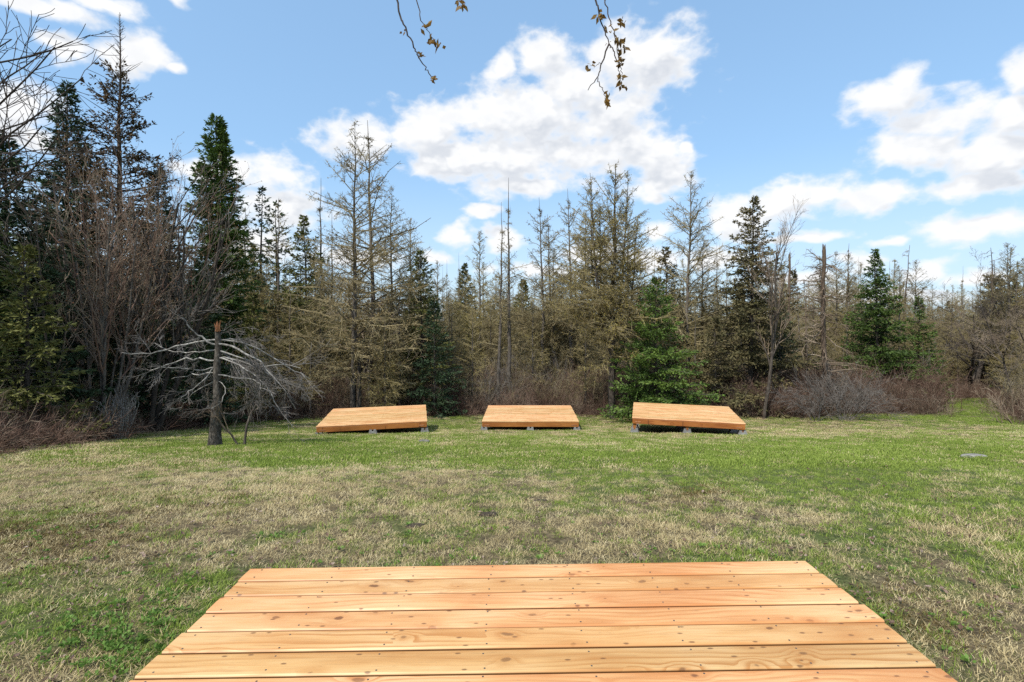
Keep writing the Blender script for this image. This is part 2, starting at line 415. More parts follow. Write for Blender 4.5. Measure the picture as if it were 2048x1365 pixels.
# ------------------------------------------------------------------ ground
EDGE = [(-400, 960), (0, 903), (150, 884), (250, 868), (400, 850), (600, 838), (760, 834), (1000, 833), (1250, 833), (1500, 834), (1620, 836), (1750, 827), (1875, 831), (1882, 808), (1910, 797), (1985, 798), (2006, 826), (2048, 846), (2300, 862)]
EP = np.array([px_ground(*e) for e in EDGE]); EANG = np.arctan2(EP[:, 0], EP[:, 1]); ERAD = np.hypot(EP[:, 0], EP[:, 1])


def beyond(x, y):
    """metres behind the edge of the wood, seen radially from the lawn (negative on the lawn)"""
    a = np.arctan2(x, y); r = np.hypot(x, y)
    e = np.interp(a, EANG, ERAD)
    e = np.where(np.abs(a) > 1.1, np.maximum(e, 9.0), e)
    return np.where(y < .5, -5.0, r - e + (fbm_np(x * .9, y * .9, 9) - .5) * 1.2)


# greener and drier stretches of the lawn: photo pixel centre, half sizes, weight
GREEN = [(1760, 930, 330, 60, 1.0), (1000, 905, 420, 30, .3), (560, 905, 210, 28, .8), (430, 960, 300, 40, -.22), (1420, 945, 250, 35, .35), (1950, 820, 160, 30, .9),
         (1690, 862, 300, 14, -.55), (760, 1000, 420, 50, -.12), (120, 920, 200, 22, -.2), (1330, 1010, 330, 50, -.15), (330, 1010, 330, 60, -.22), (150, 1300, 260, 110, .2), (1900, 1180, 350, 130, .1),
         (900, 1080, 500, 50, -.05), (1650, 1300, 200, 120, .1), (560, 940, 80, 20, .2), (1100, 935, 160, 26, .3), (250, 1150, 250, 60, -.15), (900, 845, 300, 12, .25)]


def greenness(x, y):
    yy = np.maximum(y, .4); px = HX + F * x / yy; py = HY + F * drop(yy) / yy
    s = np.full(np.shape(x), .46)
    for cx, cy, rx, ry, w in GREEN:
        s = s + w * np.exp(-(((px - cx) / rx) ** 2 + ((py - cy) / ry) ** 2))
    return np.clip(s + (fbm_np(x * 1.1 + 7, y * 1.1 + 3, 21) - .5) * 1.0 + (fbm_np(x * 4 + 17, y * 4 + 13, 27, 3) - .5) * 1.7, .06, .96)


def axis(parts):
    out = []
    for a, b_, st in parts: out += list(np.arange(a, b_, st))
    return np.array(out + [parts[-1][1]])


gx = axis([(-1500, -300, 150), (-300, -60, 30), (-60, -24, 3), (-24, 24, .3), (24, 60, 3), (60, 300, 30), (300, 1500, 150)])
gy = axis([(-400, -40, 60), (-40, -4, 4), (-4, 26, .3), (26, 60, 2), (60, 300, 20), (300, 3000, 300)])
GX, GY = np.meshgrid(gx, gy); GZ = ground_z(GX, GY)
mb = MB(); ny, nx = GX.shape; idx = np.arange(nx * ny).reshape(ny, nx)
mb.add(np.stack([GX, GY, GZ], -1), np.stack([idx[:-1, :-1], idx[:-1, 1:], idx[1:, 1:], idx[1:, :-1]], -1).reshape(-1, 4))
me = mb.mesh('ground', M['ground'], True)
for nm, val in (('green', greenness(GX, GY)), ('forest', np.clip(beyond(GX, GY) * .5 + .5, 0, 1))):
    a_ = me.attributes.new(nm, 'FLOAT', 'POINT'); a_.data.foreach_set('value', np.asarray(val, np.float32).reshape(-1))
tag(link('ground', me), 'sloping spring lawn of patchy green and straw coloured grass', 'ground', kind='structure')

# ------------------------------------------------------------------ wooden platforms
PW, PD_, BW, BT = 3.05, 2.89, .1445, .032


def plank_mesh(name, length, width, th, bev, mat, rng, wav=0.0):
    m_ = MB(); n = 13; xs = np.linspace(-length / 2, length / 2, n); h = width / 2
    prof = np.array([(-h, -th), (h, -th), (h, -bev), (h - bev, 0), (0, .0012), (-h + bev, 0), (-h, -bev)])
    V = np.zeros((n, 7, 3)); V[..., 0] = xs[:, None]; V[..., 1] = prof[None, :, 0] + (rng.normal(size=n) * wav).cumsum()[:, None] * .3; V[..., 2] = prof[None, :, 1]
    idx = np.arange(n * 7).reshape(n, 7); j = (np.arange(7) + 1) % 7
    m_.add(V, np.stack([idx[:-1], idx[:-1][:, j], idx[1:][:, j], idx[1:]], -1).reshape(-1, 4))
    base = m_.n - n * 7; m_.f.append((idx[0][::-1] + base)[None]); m_.f.append((idx[-1] + base)[None])
    return m_.mesh(name, mat)


def block_mesh():
    m_ = MB(); k = 0
    # tapered concrete pier block with a slotted top, four horns round a cross shaped socket
    a, c, h = .14, .098, .14
    V = [[sx * r, sy * r, z] for z, r in ((0, a), (h, c)) for sx, sy in ((-1, -1), (1, -1), (1, 1), (-1, 1))]
    m_.add(V, [[0, 3, 2, 1], [4, 5, 6, 7], [0, 1, 5, 4], [1, 2, 6, 5], [2, 3, 7, 6], [3, 0, 4, 7]])
    for sx in (-1, 1):
        for sy in (-1, 1):
            x0, x1, y0, y1 = .022 * sx, .096 * sx, .022 * sy, .096 * sy
            V = [[x0, y0, h + .002], [x1, y0, h + .002], [x1, y1, h + .002], [x0, y1, h + .002], [x0, y0, h + .05], [x1 * .93, y0, h + .05], [x1 * .93, y1 * .93, h + .05], [x0, y1 * .93, h + .05]]
            f = np.array([[0, 3, 2, 1], [4, 5, 6, 7], [0, 1, 5, 4], [1, 2, 6, 5], [2, 3, 7, 6], [3, 0, 4, 7]])
            m_.add(V, f if sx * sy > 0 else f[:, ::-1])
    return m_.mesh('block', M['concrete'])


BLOCK = block_mesh()


def platform(center, rot, label, near=False, seed=1):
    """center = middle of the top surface; boards run along local x"""
    rng = np.random.default_rng(seed)
    yaw, pitch, roll = rot
    e = bpy.data.objects.new('wooden_platform', None); COL.objects.link(e)
    e.location = center
    from mathutils import Matrix
    R = Matrix.Rotation(yaw, 3, 'Z') @ Matrix.Rotation(pitch, 3, 'X') @ Matrix.Rotation(roll, 3, 'Y')
    e.rotation_euler = R.to_euler()
    tag(e, label, 'platform', 'low square tent platforms of honey coloured boards')
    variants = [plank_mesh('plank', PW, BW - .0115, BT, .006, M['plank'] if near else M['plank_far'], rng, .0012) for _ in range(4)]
    sc = MB()
    joists = np.linspace(-PW / 2 + .06, PW / 2 - .06, 8)
    for i in range(20):
        o = link('plank', variants[i % 4], e, (rng.normal() * .005, PD_ / 2 - BW * (i + .5), rng.normal() * .0008))
        if rng.random() < .5: o.rotation_euler.z = math.pi
        o.scale.x = 1 + rng.normal() * .0008
        for xj in joists:
            for dy in (-.045, .045):
                c_ = np.array([xj + rng.normal() * .006, PD_ / 2 - BW * (i + .5) + dy + rng.normal() * .004, .0016])
                a = np.arange(6) / 6 * 2 * np.pi; r = .0042
                V = np.concatenate([np.stack([np.cos(a) * r, np.sin(a) * r, 0 * a], 1), np.stack([np.cos(a) * r, np.sin(a) * r, 0 * a - .004], 1)]) + c_
                sc.add(V, [[0, 1, 2, 3, 4, 5]]); sc.f.append(np.array([[k, 6 + k, 6 + (k + 1) % 6, (k + 1) % 6] for k in range(6)]) + sc.n - 12)
    so_ = link('screws', sc.mesh('screws', M['screw']), e); so_['kind'] = 'stuff'
    jh = .13; zc = -BT - .002 - jh / 2
    jm = {}
    def beam(nm, lx, loc, rz=0):
        key = (nm, round(lx, 3))
        if key not in jm: jm[key] = plank_mesh(nm, lx, .038, jh, .003, M['joist'], rng)
        o = link(nm, jm[key], e, loc); o.rotation_euler.z = rz; return o
    zt = -BT - .002
    beam('rim_joist', PW - .024, (0, -PD_ / 2 + .022, zt)); beam('rim_joist', PW - .024, (0, PD_ / 2 - .022, zt))
    for s in (-1, 1): beam('rim_joist', PD_ - .084, (s * (PW / 2 - .032), 0, zt), math.pi / 2)
    for xj in joists[1:-1]: beam('joist', PD_ - .09, (xj, 0, zt - .001), math.pi / 2)
    Mw = Matrix.Translation(Vector(center)) @ R.to_4x4()
    for lx in (-PW / 2 + .07, 0, PW / 2 - .07):
        for ly in (-PD_ / 2 + .09, 0, PD_ / 2 - .09):
            p = Mw @ Vector((lx, ly, zt - jh)); gz = float(ground_z(p.x, p.y))
            zb = max(gz - .05, p.z - .32) if p.z - gz > .16 else p.z - .192
            zb = gz - .04 if p.z - gz > .14 else p.z - .194
            o = link('block', BLOCK, None); o.parent = e
            o.matrix_parent_inverse = Mw.inverted(); o.location = (p.x, p.y, zb); o.rotation_euler.z = yaw
            top = zb + .19
            if p.z - top > .012:
                pm = MB(); hh = p.z - top + .05; pm.box((0, 0, hh / 2), (.085, .085, hh)); q = link('post', pm.mesh('post', M['joist']), e)
                q.matrix_parent_inverse = Mw.inverted(); q.location = (p.x, p.y, top - .05); q.rotation_euler.z = yaw
    # two darker red end grain marks / hanger straps on the front joist
    for s in (-1, 1):
        hm = MB(); hm.box((s * (PW / 2 - .16), -PD_ / 2 - .0005, zt - .075), (.16, .006, .028)); link('strap', hm.mesh('strap', M['splinter']), e)
    return e, Mw


dk = [((-4.2208, 15.6203, CZ - 2.9256), (.1844, .0007, -.014), 'low wooden platform turned slightly right, between the broken tree and the middle platform'),
      ((.6106, 17.116, CZ - 3.1466), (-.0252, .0075, -.0038), 'low wooden platform in the middle of the far row, facing straight ahead'),
      ((5.338, 15.5842, CZ - 2.834), (-.2544, -.0006, .007), 'low wooden platform in front of the small green fir, raised on a short post'),
      ((.0966 - .0, 2.7632 - PD_ / 2, CZ - 1.3417 + .0166), (.0018, -.0115, -.0136), 'large honey stained plank platform nearest the camera, cut by the bottom edge')]
DECKS = []
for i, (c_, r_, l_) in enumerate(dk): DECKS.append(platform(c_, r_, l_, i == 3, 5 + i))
DFOOT = [(c_[0], c_[1], r_[0]) for c_, r_, l_ in dk]


def in_deck(x, y, pad=0.0):
    k = np.zeros(np.shape(x), bool)
    for cx, cy, a in DFOOT:
        u = (x - cx) * math.cos(a) + (y - cy) * math.sin(a); v = -(x - cx) * math.sin(a) + (y - cy) * math.cos(a)
        k |= (np.abs(u) < PW / 2 + pad) & (np.abs(v) < PD_ / 2 + pad)
    return k


# ------------------------------------------------------------------ tree builders
def poly_at(P, i, s):
    """point and direction on polylines P[i] at fraction s"""
    m = P.shape[1] - 1; f = np.clip(s, 0, .999) * m; k = f.astype(int); fr = (f - k)[:, None]
    a = P[i, k]; b_ = P[i, k + 1]; d = b_ - a; d = d / (np.linalg.norm(d, axis=1, keepdims=True) + 1e-9)
    return a + (b_ - a) * fr, d


def curves(A, D, L, m, droop, wob, rng):
    """polylines from A along D of length L; droop = added z curvature (per metre of length squared)"""
    N = len(A); s = np.linspace(0, 1, m)[None, :, None]
    P = A[:, None] + D[:, None] * s * L[:, None, None]
    P[..., 2] += (droop * L)[:, None] * s[..., 0] ** 2
    if wob:
        w = rng.normal(size=(N, m, 3)).cumsum(1) * wob * L[:, None, None]; w[:, 0] = 0; P = P + w
    return P


def side_dirs(d, ang, rng, flat=0.0, up=0.0):
    """directions leaving d at angle ang, around it (flat=1 keeps them level)"""
    N = len(d); r = rng.normal(size=(N, 3)); r[:, 2] *= (1 - flat)
    r = r - (r * d).sum(1, keepdims=True) * d; r /= np.linalg.norm(r, axis=1, keepdims=True) + 1e-9
    o = d * np.cos(ang)[:, None] + r * np.sin(ang)[:, None]; o[:, 2] += up
    return o / (np.linalg.norm(o, axis=1, keepdims=True) + 1e-9)


def trunk_line(H, m, wob, rng, lean=(0, 0)):
    s = np.linspace(0, 1, m); P = np.zeros((1, m, 3)); P[0, :, 2] = s * H
    w = rng.normal(size=(m, 2)).cumsum(0) * wob * H; w -= w[0]; P[0, :, :2] = w + np.outer(s, lean)
    P[0, 0, 2] = -.15
    return P


def conifer(seed, H, R, base=.03, step=.21, n_br=6, up0=-.15, up1=.6, dens=1.0, needle='needle_green', leaf=(.13, .045), ragged=.15, power=.85, bark='bark', spire=0.0, bare=0.0, rtrunk=None, gappy=0.0):
    """spruce or fir: whorls of boughs, flat sprays of side shoots, needle tufts along them. bare = share of boughs without needles, spire = naked top share"""
    rng = np.random.default_rng(seed)
    T = trunk_line(H, 12, .0025, rng); r0 = rtrunk or H * .0135
    rt = np.linspace(r0, .008, 12)[None]; rt[0, 0] *= 1.25
    tm = MB(); tm.tubes(T, rt, 8)
    hs = []; h = base * H
    while h < H * .995:
        hs.append(h); h += step * (1.15 - .55 * h / H) * rng.uniform(.8, 1.2)
    hs = np.array(hs); nb = rng.integers(n_br - 1, n_br + 2, len(hs))
    hb = np.repeat(hs, nb) + rng.normal(size=nb.sum()) * .04; N = len(hb); tt = np.clip(hb / H, 0, .998)
    az = rng.uniform(0, 2 * np.pi, N)
    env = np.minimum(1.0, (tt - base + .10) / .12) * (1 - tt) ** power
    lobe = 1 + gappy * np.sin(az * 2 + tt * 9) * .5
    L = np.maximum(R * env * rng.uniform(1 - ragged * 2, 1 + ragged, N) * lobe, .07)
    keep = rng.random(N) > gappy * .35; hb, tt, az, L = hb[keep], tt[keep], az[keep], L[keep]; N = len(hb)
    ev = up0 + (up1 - up0) * tt ** 1.5 + rng.normal(size=N) * .09
    D = np.stack([np.cos(az) * np.cos(ev), np.sin(az) * np.cos(ev), np.sin(ev)], 1)
    A, _ = poly_at(T, np.zeros(N, int), tt); A[:, 2] = hb
    Pb = curves(A, D, L, 5, np.where(tt < .6, .10, .0) - .06, .02, rng)
    bm = MB(); bm.tubes(Pb, np.linspace(1, .25, 5)[None] * (.006 + .011 * L)[:, None], 3)
    nd = rng.random(N) >= bare; nd &= tt < 1 - spire
    cnt = np.maximum((L / .05 * dens).astype(int), 4) * nd
    bi = np.repeat(np.arange(N), cnt); s = .12 + .88 * rng.random(len(bi)) ** .8
    p, d = poly_at(Pb, bi, s)
    l2 = np.clip(L[bi] * .42 * (1.08 - s), .06, .6) * rng.uniform(.6, 1.2, len(bi))
    d2 = side_dirs(d, rng.uniform(.6, 1.1, len(bi)), rng, .88, -.05)
    cm = MB()
    P2 = curves(p, d2, l2, 3, np.full(len(bi), -.12), 0, rng)
    cm.slivers(p, P2[:, 2], .012, rng)
    k2 = np.maximum((l2 / (leaf[0] * .42)).astype(int), 2)
    ci = np.repeat(np.arange(len(bi)), k2); s2 = rng.random(len(ci))
    p3, d3 = poly_at(P2, ci, s2); d4 = side_dirs(d3, rng.uniform(.15, .75, len(ci)), rng, .4, .04)
    ll = leaf[0] * rng.uniform(.6, 1.25, len(ci))
    cm.diamonds(p3, d4, ll, leaf[1] * rng.uniform(.7, 1.3, len(ci)), rng)
    # leader and bough tips
    tipi = np.repeat(np.arange(N)[nd], 3); p5, d5 = poly_at(Pb, tipi, np.full(len(tipi), .93)); cm.diamonds(p5, side_dirs(d5, rng.uniform(.05, .5, len(tipi)), rng), leaf[0] * 1.3, leaf[1], rng)
    return [('trunk', tm.mesh('trunk', M[bark], True)), ('branches', bm.mesh('branches', M['bark'])), ('crown', cm.mesh('crown', M[needle]))]


def larch(seed, H, R, base=.12, per_m=13, up0=-.15, up1=.75, bud='bud_olive', buds=1.0, power=.75, forks=0, rt=None, ragged=.35, twig=1.0, bark='bark_grey', spire=0.0):
    """leafless larch in early spring: thin boughs with hanging side twigs and short bud spurs"""
    rng = np.random.default_rng(seed)
    stems = [trunk_line(H, 14, .003, rng)]
    for k in range(forks):
        a = rng.uniform(0, 6.28); S = trunk_line(H * rng.uniform(.55, .7), 14, .004, rng)
        s = np.linspace(0, 1, 14) ; off = .10 * H * (1 - np.exp(-s * 3)) * rng.uniform(.6, 1.2)
        S[0, :, 0] += np.cos(a) * off; S[0, :, 1] += np.sin(a) * off; h0 = H * rng.uniform(.18, .34); S[0, :, 2] += h0; S[0, 0, 2] = h0
        stems.append(S)
    tm, bm, cm = MB(), MB(), MB(); r0 = rt or (.03 + H * .0085)
    for q, T in enumerate(stems):
        Hs = T[0, -1, 2] - T[0, 0, 2]; rr = np.linspace(r0 if q == 0 else r0 * .5, .007, 14)[None]; tm.tubes(T, rr, 7 if q == 0 else 5)
        b0 = base if q == 0 else .08
        N = int(per_m * Hs * (1 - b0)); tt = b0 + (1 - b0) * rng.random(N) ** .95; tt = np.clip(tt, 0, .99 - spire)
        az = rng.uniform(0, 2 * np.pi, N)
        L = np.maximum(R * 2.0 * (1 if q == 0 else .6) * (1 - tt) ** power * np.minimum(1, .55 + (tt - b0) * 4) * rng.uniform(1 - ragged * 1.6, 1 + ragged * .5, N), .08)
        if spire: L *= np.where(tt > 1 - spire * 2.2, .35, 1)
        ev = up0 + (up1 - up0) * tt + rng.normal(size=N) * .14
        D = np.stack([np.cos(az) * np.cos(ev), np.sin(az) * np.cos(ev), np.sin(ev)], 1)
        A, _ = poly_at(T, np.zeros(N, int), tt)
        Pb = curves(A, D, L, 5, rng.normal(size=N) * .06 + .04, .025, rng)
        bm.tubes(Pb, np.linspace(1, .3, 5)[None] * (.008 + .010 * L)[:, None], 3)
        cnt = np.maximum((L / .12 * twig).astype(int), 3)
        bi = np.repeat(np.arange(N), cnt); s = .15 + .85 * rng.random(len(bi)); p, d = poly_at(Pb, bi, s)
        l2 = np.clip(L[bi] * .38 * (1.15 - s), .10, .75) * rng.uniform(.5, 1.3, len(bi))
        d2 = side_dirs(d, rng.uniform(.5, 1.2, len(bi)), rng, .45, -.12)
        P2 = curves(p, d2, l2, 3, rng.normal(size=len(bi)) * .2 - .1, .05, rng)
        bm.tubes(P2, np.array([[.0085, .007, .005]]) * np.ones((len(bi), 1)), 3)
        k3 = np.maximum((l2 / .085 * twig).astype(int), 1); ci = np.repeat(np.arange(len(bi)), k3)
        p3, d3 = poly_at(P2, ci, rng.random(len(ci))); d4 = side_dirs(d3, rng.uniform(.5, 1.2, len(ci)), rng, .1, -.05)
        bm.slivers(p3, p3 + d4 * rng.uniform(.08, .28, len(ci))[:, None], .013, rng)
        nb = np.maximum((l2 / .055 * buds).astype(int), 0); gi_ = np.repeat(np.arange(len(bi)), nb)
        p5, d5 = poly_at(P2, gi_, rng.random(len(gi_)))
        cm.diamonds(p5 + rng.normal(size=p5.shape) * .03, rng.normal(size=p5.shape), rng.uniform(.035, .075, len(gi_)), .029, rng)
        nb = np.maximum((L / .09 * buds).astype(int), 0); gi_ = np.repeat(np.arange(N), nb); p6, d6 = poly_at(Pb, gi_, rng.random(len(gi_)))
        cm.diamonds(p6, rng.normal(size=p6.shape), rng.uniform(.035, .075, len(gi_)), .029, rng)
    out = [('trunk', tm.mesh('trunk', M[bark], True)), ('branches', bm.mesh('branches', M['twig_larch']))]
    if cm.n: out.append(('crown', cm.mesh('crown', M[bud])))
    return out


def grow(rng, start, dirn, length, r0, spec, level=0, out=None):
    """recursive branching: spec = per level (segments, wobble, tropism up, children, angle, ratio, from)"""
    if out is None: out = []
    m, wob, trop, nch, ang, ratio, frm = spec[level]
    P = [np.array(start, float)]; d = np.array(dirn, float); d /= np.linalg.norm(d)
    for i in range(m):
        d = d + rng.normal(size=3) * wob; d[2] += trop; d /= np.linalg.norm(d); P.append(P[-1] + d * length / m)
    P = np.array(P); end = .35 if level < len(spec) - 1 else .4
    R = np.linspace(r0, r0 * end, m + 1)
    out.append((level, P, R))
    if level + 1 < len(spec):
        n = max(1, int(round(nch * rng.uniform(.75, 1.25))))
        for j in range(n):
            s = frm + (1 - frm) * (j + rng.random()) / n; f = min(s, .999) * m; k = int(f)
            p = P[k] + (P[k + 1] - P[k]) * (f - k); dd = P[k + 1] - P[k]; dd /= np.linalg.norm(dd)
            q = side_dirs(dd[None], np.array([ang * rng.uniform(.6, 1.35)]), rng)[0]
            rr = (R[k] + (R[k + 1] - R[k]) * (f - k)) * .62
            grow(rng, p, q, length * ratio * rng.uniform(.6, 1.2) * (1.15 - .45 * s), max(rr, .0035), spec, level + 1, out)
    return out


def polys_to_parts(out, mats, names, sides=(8, 6, 4, 3, 3, 3), split=(0, 1, 2, 2, 2, 2), minr=0.0):
    mbs = [MB() for _ in names]; key = {}
    for lv, P, R in out: key.setdefault((lv, len(P)), []).append((P, R))
    for (lv, m), lst in key.items():
        mbs[split[lv]].tubes(np.array([a for a, _ in lst]), np.maximum(np.array([b_ for _, b_ in lst]), minr), sides[lv])
    return [(n, mb_.mesh(n, M[mt], i == 0)) for i, (n, mb_, mt) in enumerate(zip(names, mbs, mats)) if mb_.n]


def thing(name, parts, loc, rz=0.0, sc=1.0, label=None, cat='tree', group=None, tilt=(0, 0)):
    e = bpy.data.objects.new(name, None); COL.objects.link(e)
    e.location = loc; e.rotation_euler = (tilt[0], tilt[1], rz); e.scale = (sc, sc, sc) if np.isscalar(sc) else sc
    for n, me_ in parts: link(n, me_, e)
    return tag(e, label, cat, group)


def stand(px, y): x = (px - HX) / F * y; return (x, y, float(ground_z(x, y)))


def height_for(py_top, px, y): return CZ + (HY - py_top) / F * y - stand(px, y)[2]


# ------------------------------------------------------------------ conifers
con = [
    # px, top py, distance, radius share, label, kwargs
    (430, 232, 21.5, 0.175, 'tall dense green spruce with forked tip rising above its neighbours', dict(needle='needle_green', dens=1.15, n_br=7, power=.62, leaf=(.17, .06))),
    (131, 160, 17.5, 0.235, 'dark narrow spruce just left of the tall bare-tipped tree', dict(needle='needle_dark', dens=1.0, n_br=7, leaf=(.15, .05))),
    (237, 20, 18.5, 0.215, 'very tall thin half-dead conifer with bare spear tip touching the top edge', dict(needle='needle_rust', dens=.85, bare=.2, spire=.16, gappy=.5, up0=.0, up1=.9, ragged=.35, leaf=(.12, .05), bark='bark_snag', rtrunk=.17)),
    (20, 275, 12.5, 0.3, 'big dark fir filling the left edge of the picture', dict(needle='needle_dark', dens=1.2, n_br=7, leaf=(.15, .05))),
    (-75, 330, 11.5, .32, 'dark fir mostly cut off by the left edge', dict(needle='needle_green', dens=1.0, n_br=6, leaf=(.14, .05))),
    (50, 490, 11.0, .36, 'olive green young fir low in front of the big dark left fir', dict(needle='needle_olive', dens=1.1, leaf=(.12, .04))),
    (318, 330, 19.5, 0.24, 'dark spruce hidden behind the reddish bare thicket', dict(needle='needle_dark', dens=.9, leaf=(.15, .05))),
    (400, 520, 17.0, .26, 'low dark fir behind the broken pale tree', dict(needle='needle_dark', dens=1.0, leaf=(.14, .05))),
    (505, 590, 19.5, .27, 'small olive fir at the foot of the tall green spruce', dict(needle='needle_olive', dens=1.0, leaf=(.13, .05))),
    (523, 374, 31.0, 0.2, 'taller of two open-crowned pines right of the tall green spruce', dict(needle='needle_dark', dens=.65, gappy=.9, ragged=.3, n_br=5, step=.42, leaf=(.2, .075), up0=.0, up1=.5)),
    (552, 400, 30.0, 0.21, 'shorter of two open-crowned pines right of the tall green spruce', dict(needle='needle_dark', dens=.65, gappy=.9, ragged=.3, n_br=5, step=.42, leaf=(.2, .075), up0=.0, up1=.5)),
    (612, 432, 29.0, 0.25, 'olive pine with ragged crown left of the twin tall larches', dict(needle='needle_olive', dens=.8, gappy=.6, ragged=.3, leaf=(.18, .065))),
    (845, 500, 23.0, 0.3, 'shadowy green spruce tucked behind the larches near the left platform', dict(needle='needle_olive', dens=.8, gappy=.4, leaf=(.15, .05))),
    (868, 600, 20.8, 0.3, 'small dark spruce low between left and middle platforms', dict(needle='needle_dark', dens=.95, leaf=(.13, .045))),
    (1312, 558, 19.0, 0.43, 'full bright green fir standing behind the right hand platform', dict(needle='needle_green', dens=1.25, n_br=7, power=.8, leaf=(.125, .042), gappy=.25, ragged=.2)),
    (1335, 495, 25.5, 0.26, 'olive spruce peeking above the bright green fir', dict(needle='needle_brown', dens=.9, gappy=.4, leaf=(.16, .055))),
    (1500, 395, 22.5, 0.33, 'brownish green spruce beside the leafless birch', dict(needle='needle_brown', dens=.95, gappy=.35, leaf=(.15, .052), ragged=.28)),
    (1757, 500, 24.6, .35, 'broad bright green fir right of the broken snag', dict(needle='needle_green', dens=1.3, n_br=7, power=1.0, ragged=.1, leaf=(.135, .045))),
    (1838, 598, 26.4, .30, 'smaller darker fir leaning against the broad green one', dict(needle='needle_green', dens=1.0, leaf=(.13, .045))),
    (1430, 640, 21.5, 0.36, 'low olive spruce between the bright fir and the birch', dict(needle='needle_brown', dens=.9, leaf=(.13, .05))),
    (1560, 600, 24.5, 0.34, 'dark spruce low behind the leafless birch', dict(needle='needle_dark', dens=.9, leaf=(.15, .05))),
    (1985, 520, 40.0, 0.28, 'dark distant spruce with dead tip behind the crooked bare tree', dict(needle='needle_brown', dens=.8, gappy=.4, spire=.15, leaf=(.2, .075))),
    (2012, 700, 30.0, .36, 'small green fir beside the trunk of the crooked bare tree', dict(needle='needle_green', dens=.9, leaf=(.16, .055))),
    (928, 530, 42.0, 0.26, 'narrow olive spruce far back left of the thin spires', dict(needle='needle_olive', dens=.8, leaf=(.2, .075))),
    (1048, 560, 40.0, 0.26, 'narrow olive spruce far back behind the middle platform', dict(needle='needle_olive', dens=.8, leaf=(.2, .075))),
    (700, 640, 27.0, 0.32, 'shaded olive fir behind the twin tall larches', dict(needle='needle_olive', dens=.9, leaf=(.15, .055))),
    (1110, 640, 30.0, 0.28, 'shaded dark fir deep in the wood behind the middle platform', dict(needle='needle_brown', dens=.8, leaf=(.17, .06))),
    (150, 480, 14.5, .30, 'dark fir behind the multi-stemmed bare thicket', dict(needle='needle_dark', dens=1.1, n_br=7, leaf=(.14, .05))),
    (270, 560, 15.5, .34, 'low dark fir in the shade of the bare thicket', dict(needle='needle_dark', dens=1.1, n_br=7, leaf=(.14, .05))),
]
for i, (px, top, y, rs, lab, kw) in enumerate(con):
    H = height_for(top, px, y); sp = 'pine_tree' if 'pine' in lab else 'fir_tree' if ' fir' in lab else 'spruce_tree' if 'spruce' in lab else 'conifer_tree'
    parts = conifer(100 + i, H, rs * H, **kw)
    if i == 0:                                             # its tip is forked: a second leader
        sec = conifer(99, H * .33, H * .055, base=.02, needle='needle_green', leaf=(.15, .055))
        t_ = thing(sp, parts, stand(px, y), .3, 1, lab)
        for n, me_ in sec:
            o = link(n if n != 'trunk' else 'leader', me_, t_, (.30, -.1, H * .645))
    else: thing(sp, parts, stand(px, y), 0, 1, lab)

# the wood goes on past the left edge of the picture and shades the brush there
for k_, (x_, y_, h_, l_) in enumerate([(-15.2, 5.6, 12.0, 'fir beyond the left edge, nearest the camera'), (-17.5, 8.0, 13.0, 'tall fir beyond the left edge, behind two others'), (-13.6, 8.6, 10.5, 'fir beyond the left edge, beside the dark firs in view')]):
    thing('fir_tree', conifer(180 + k_, h_, h_ * .2, needle='needle_dark', dens=.5, step=.35, leaf=(.22, .08)), (x_, y_, float(ground_z(x_, y_))), 0, 1, l_)

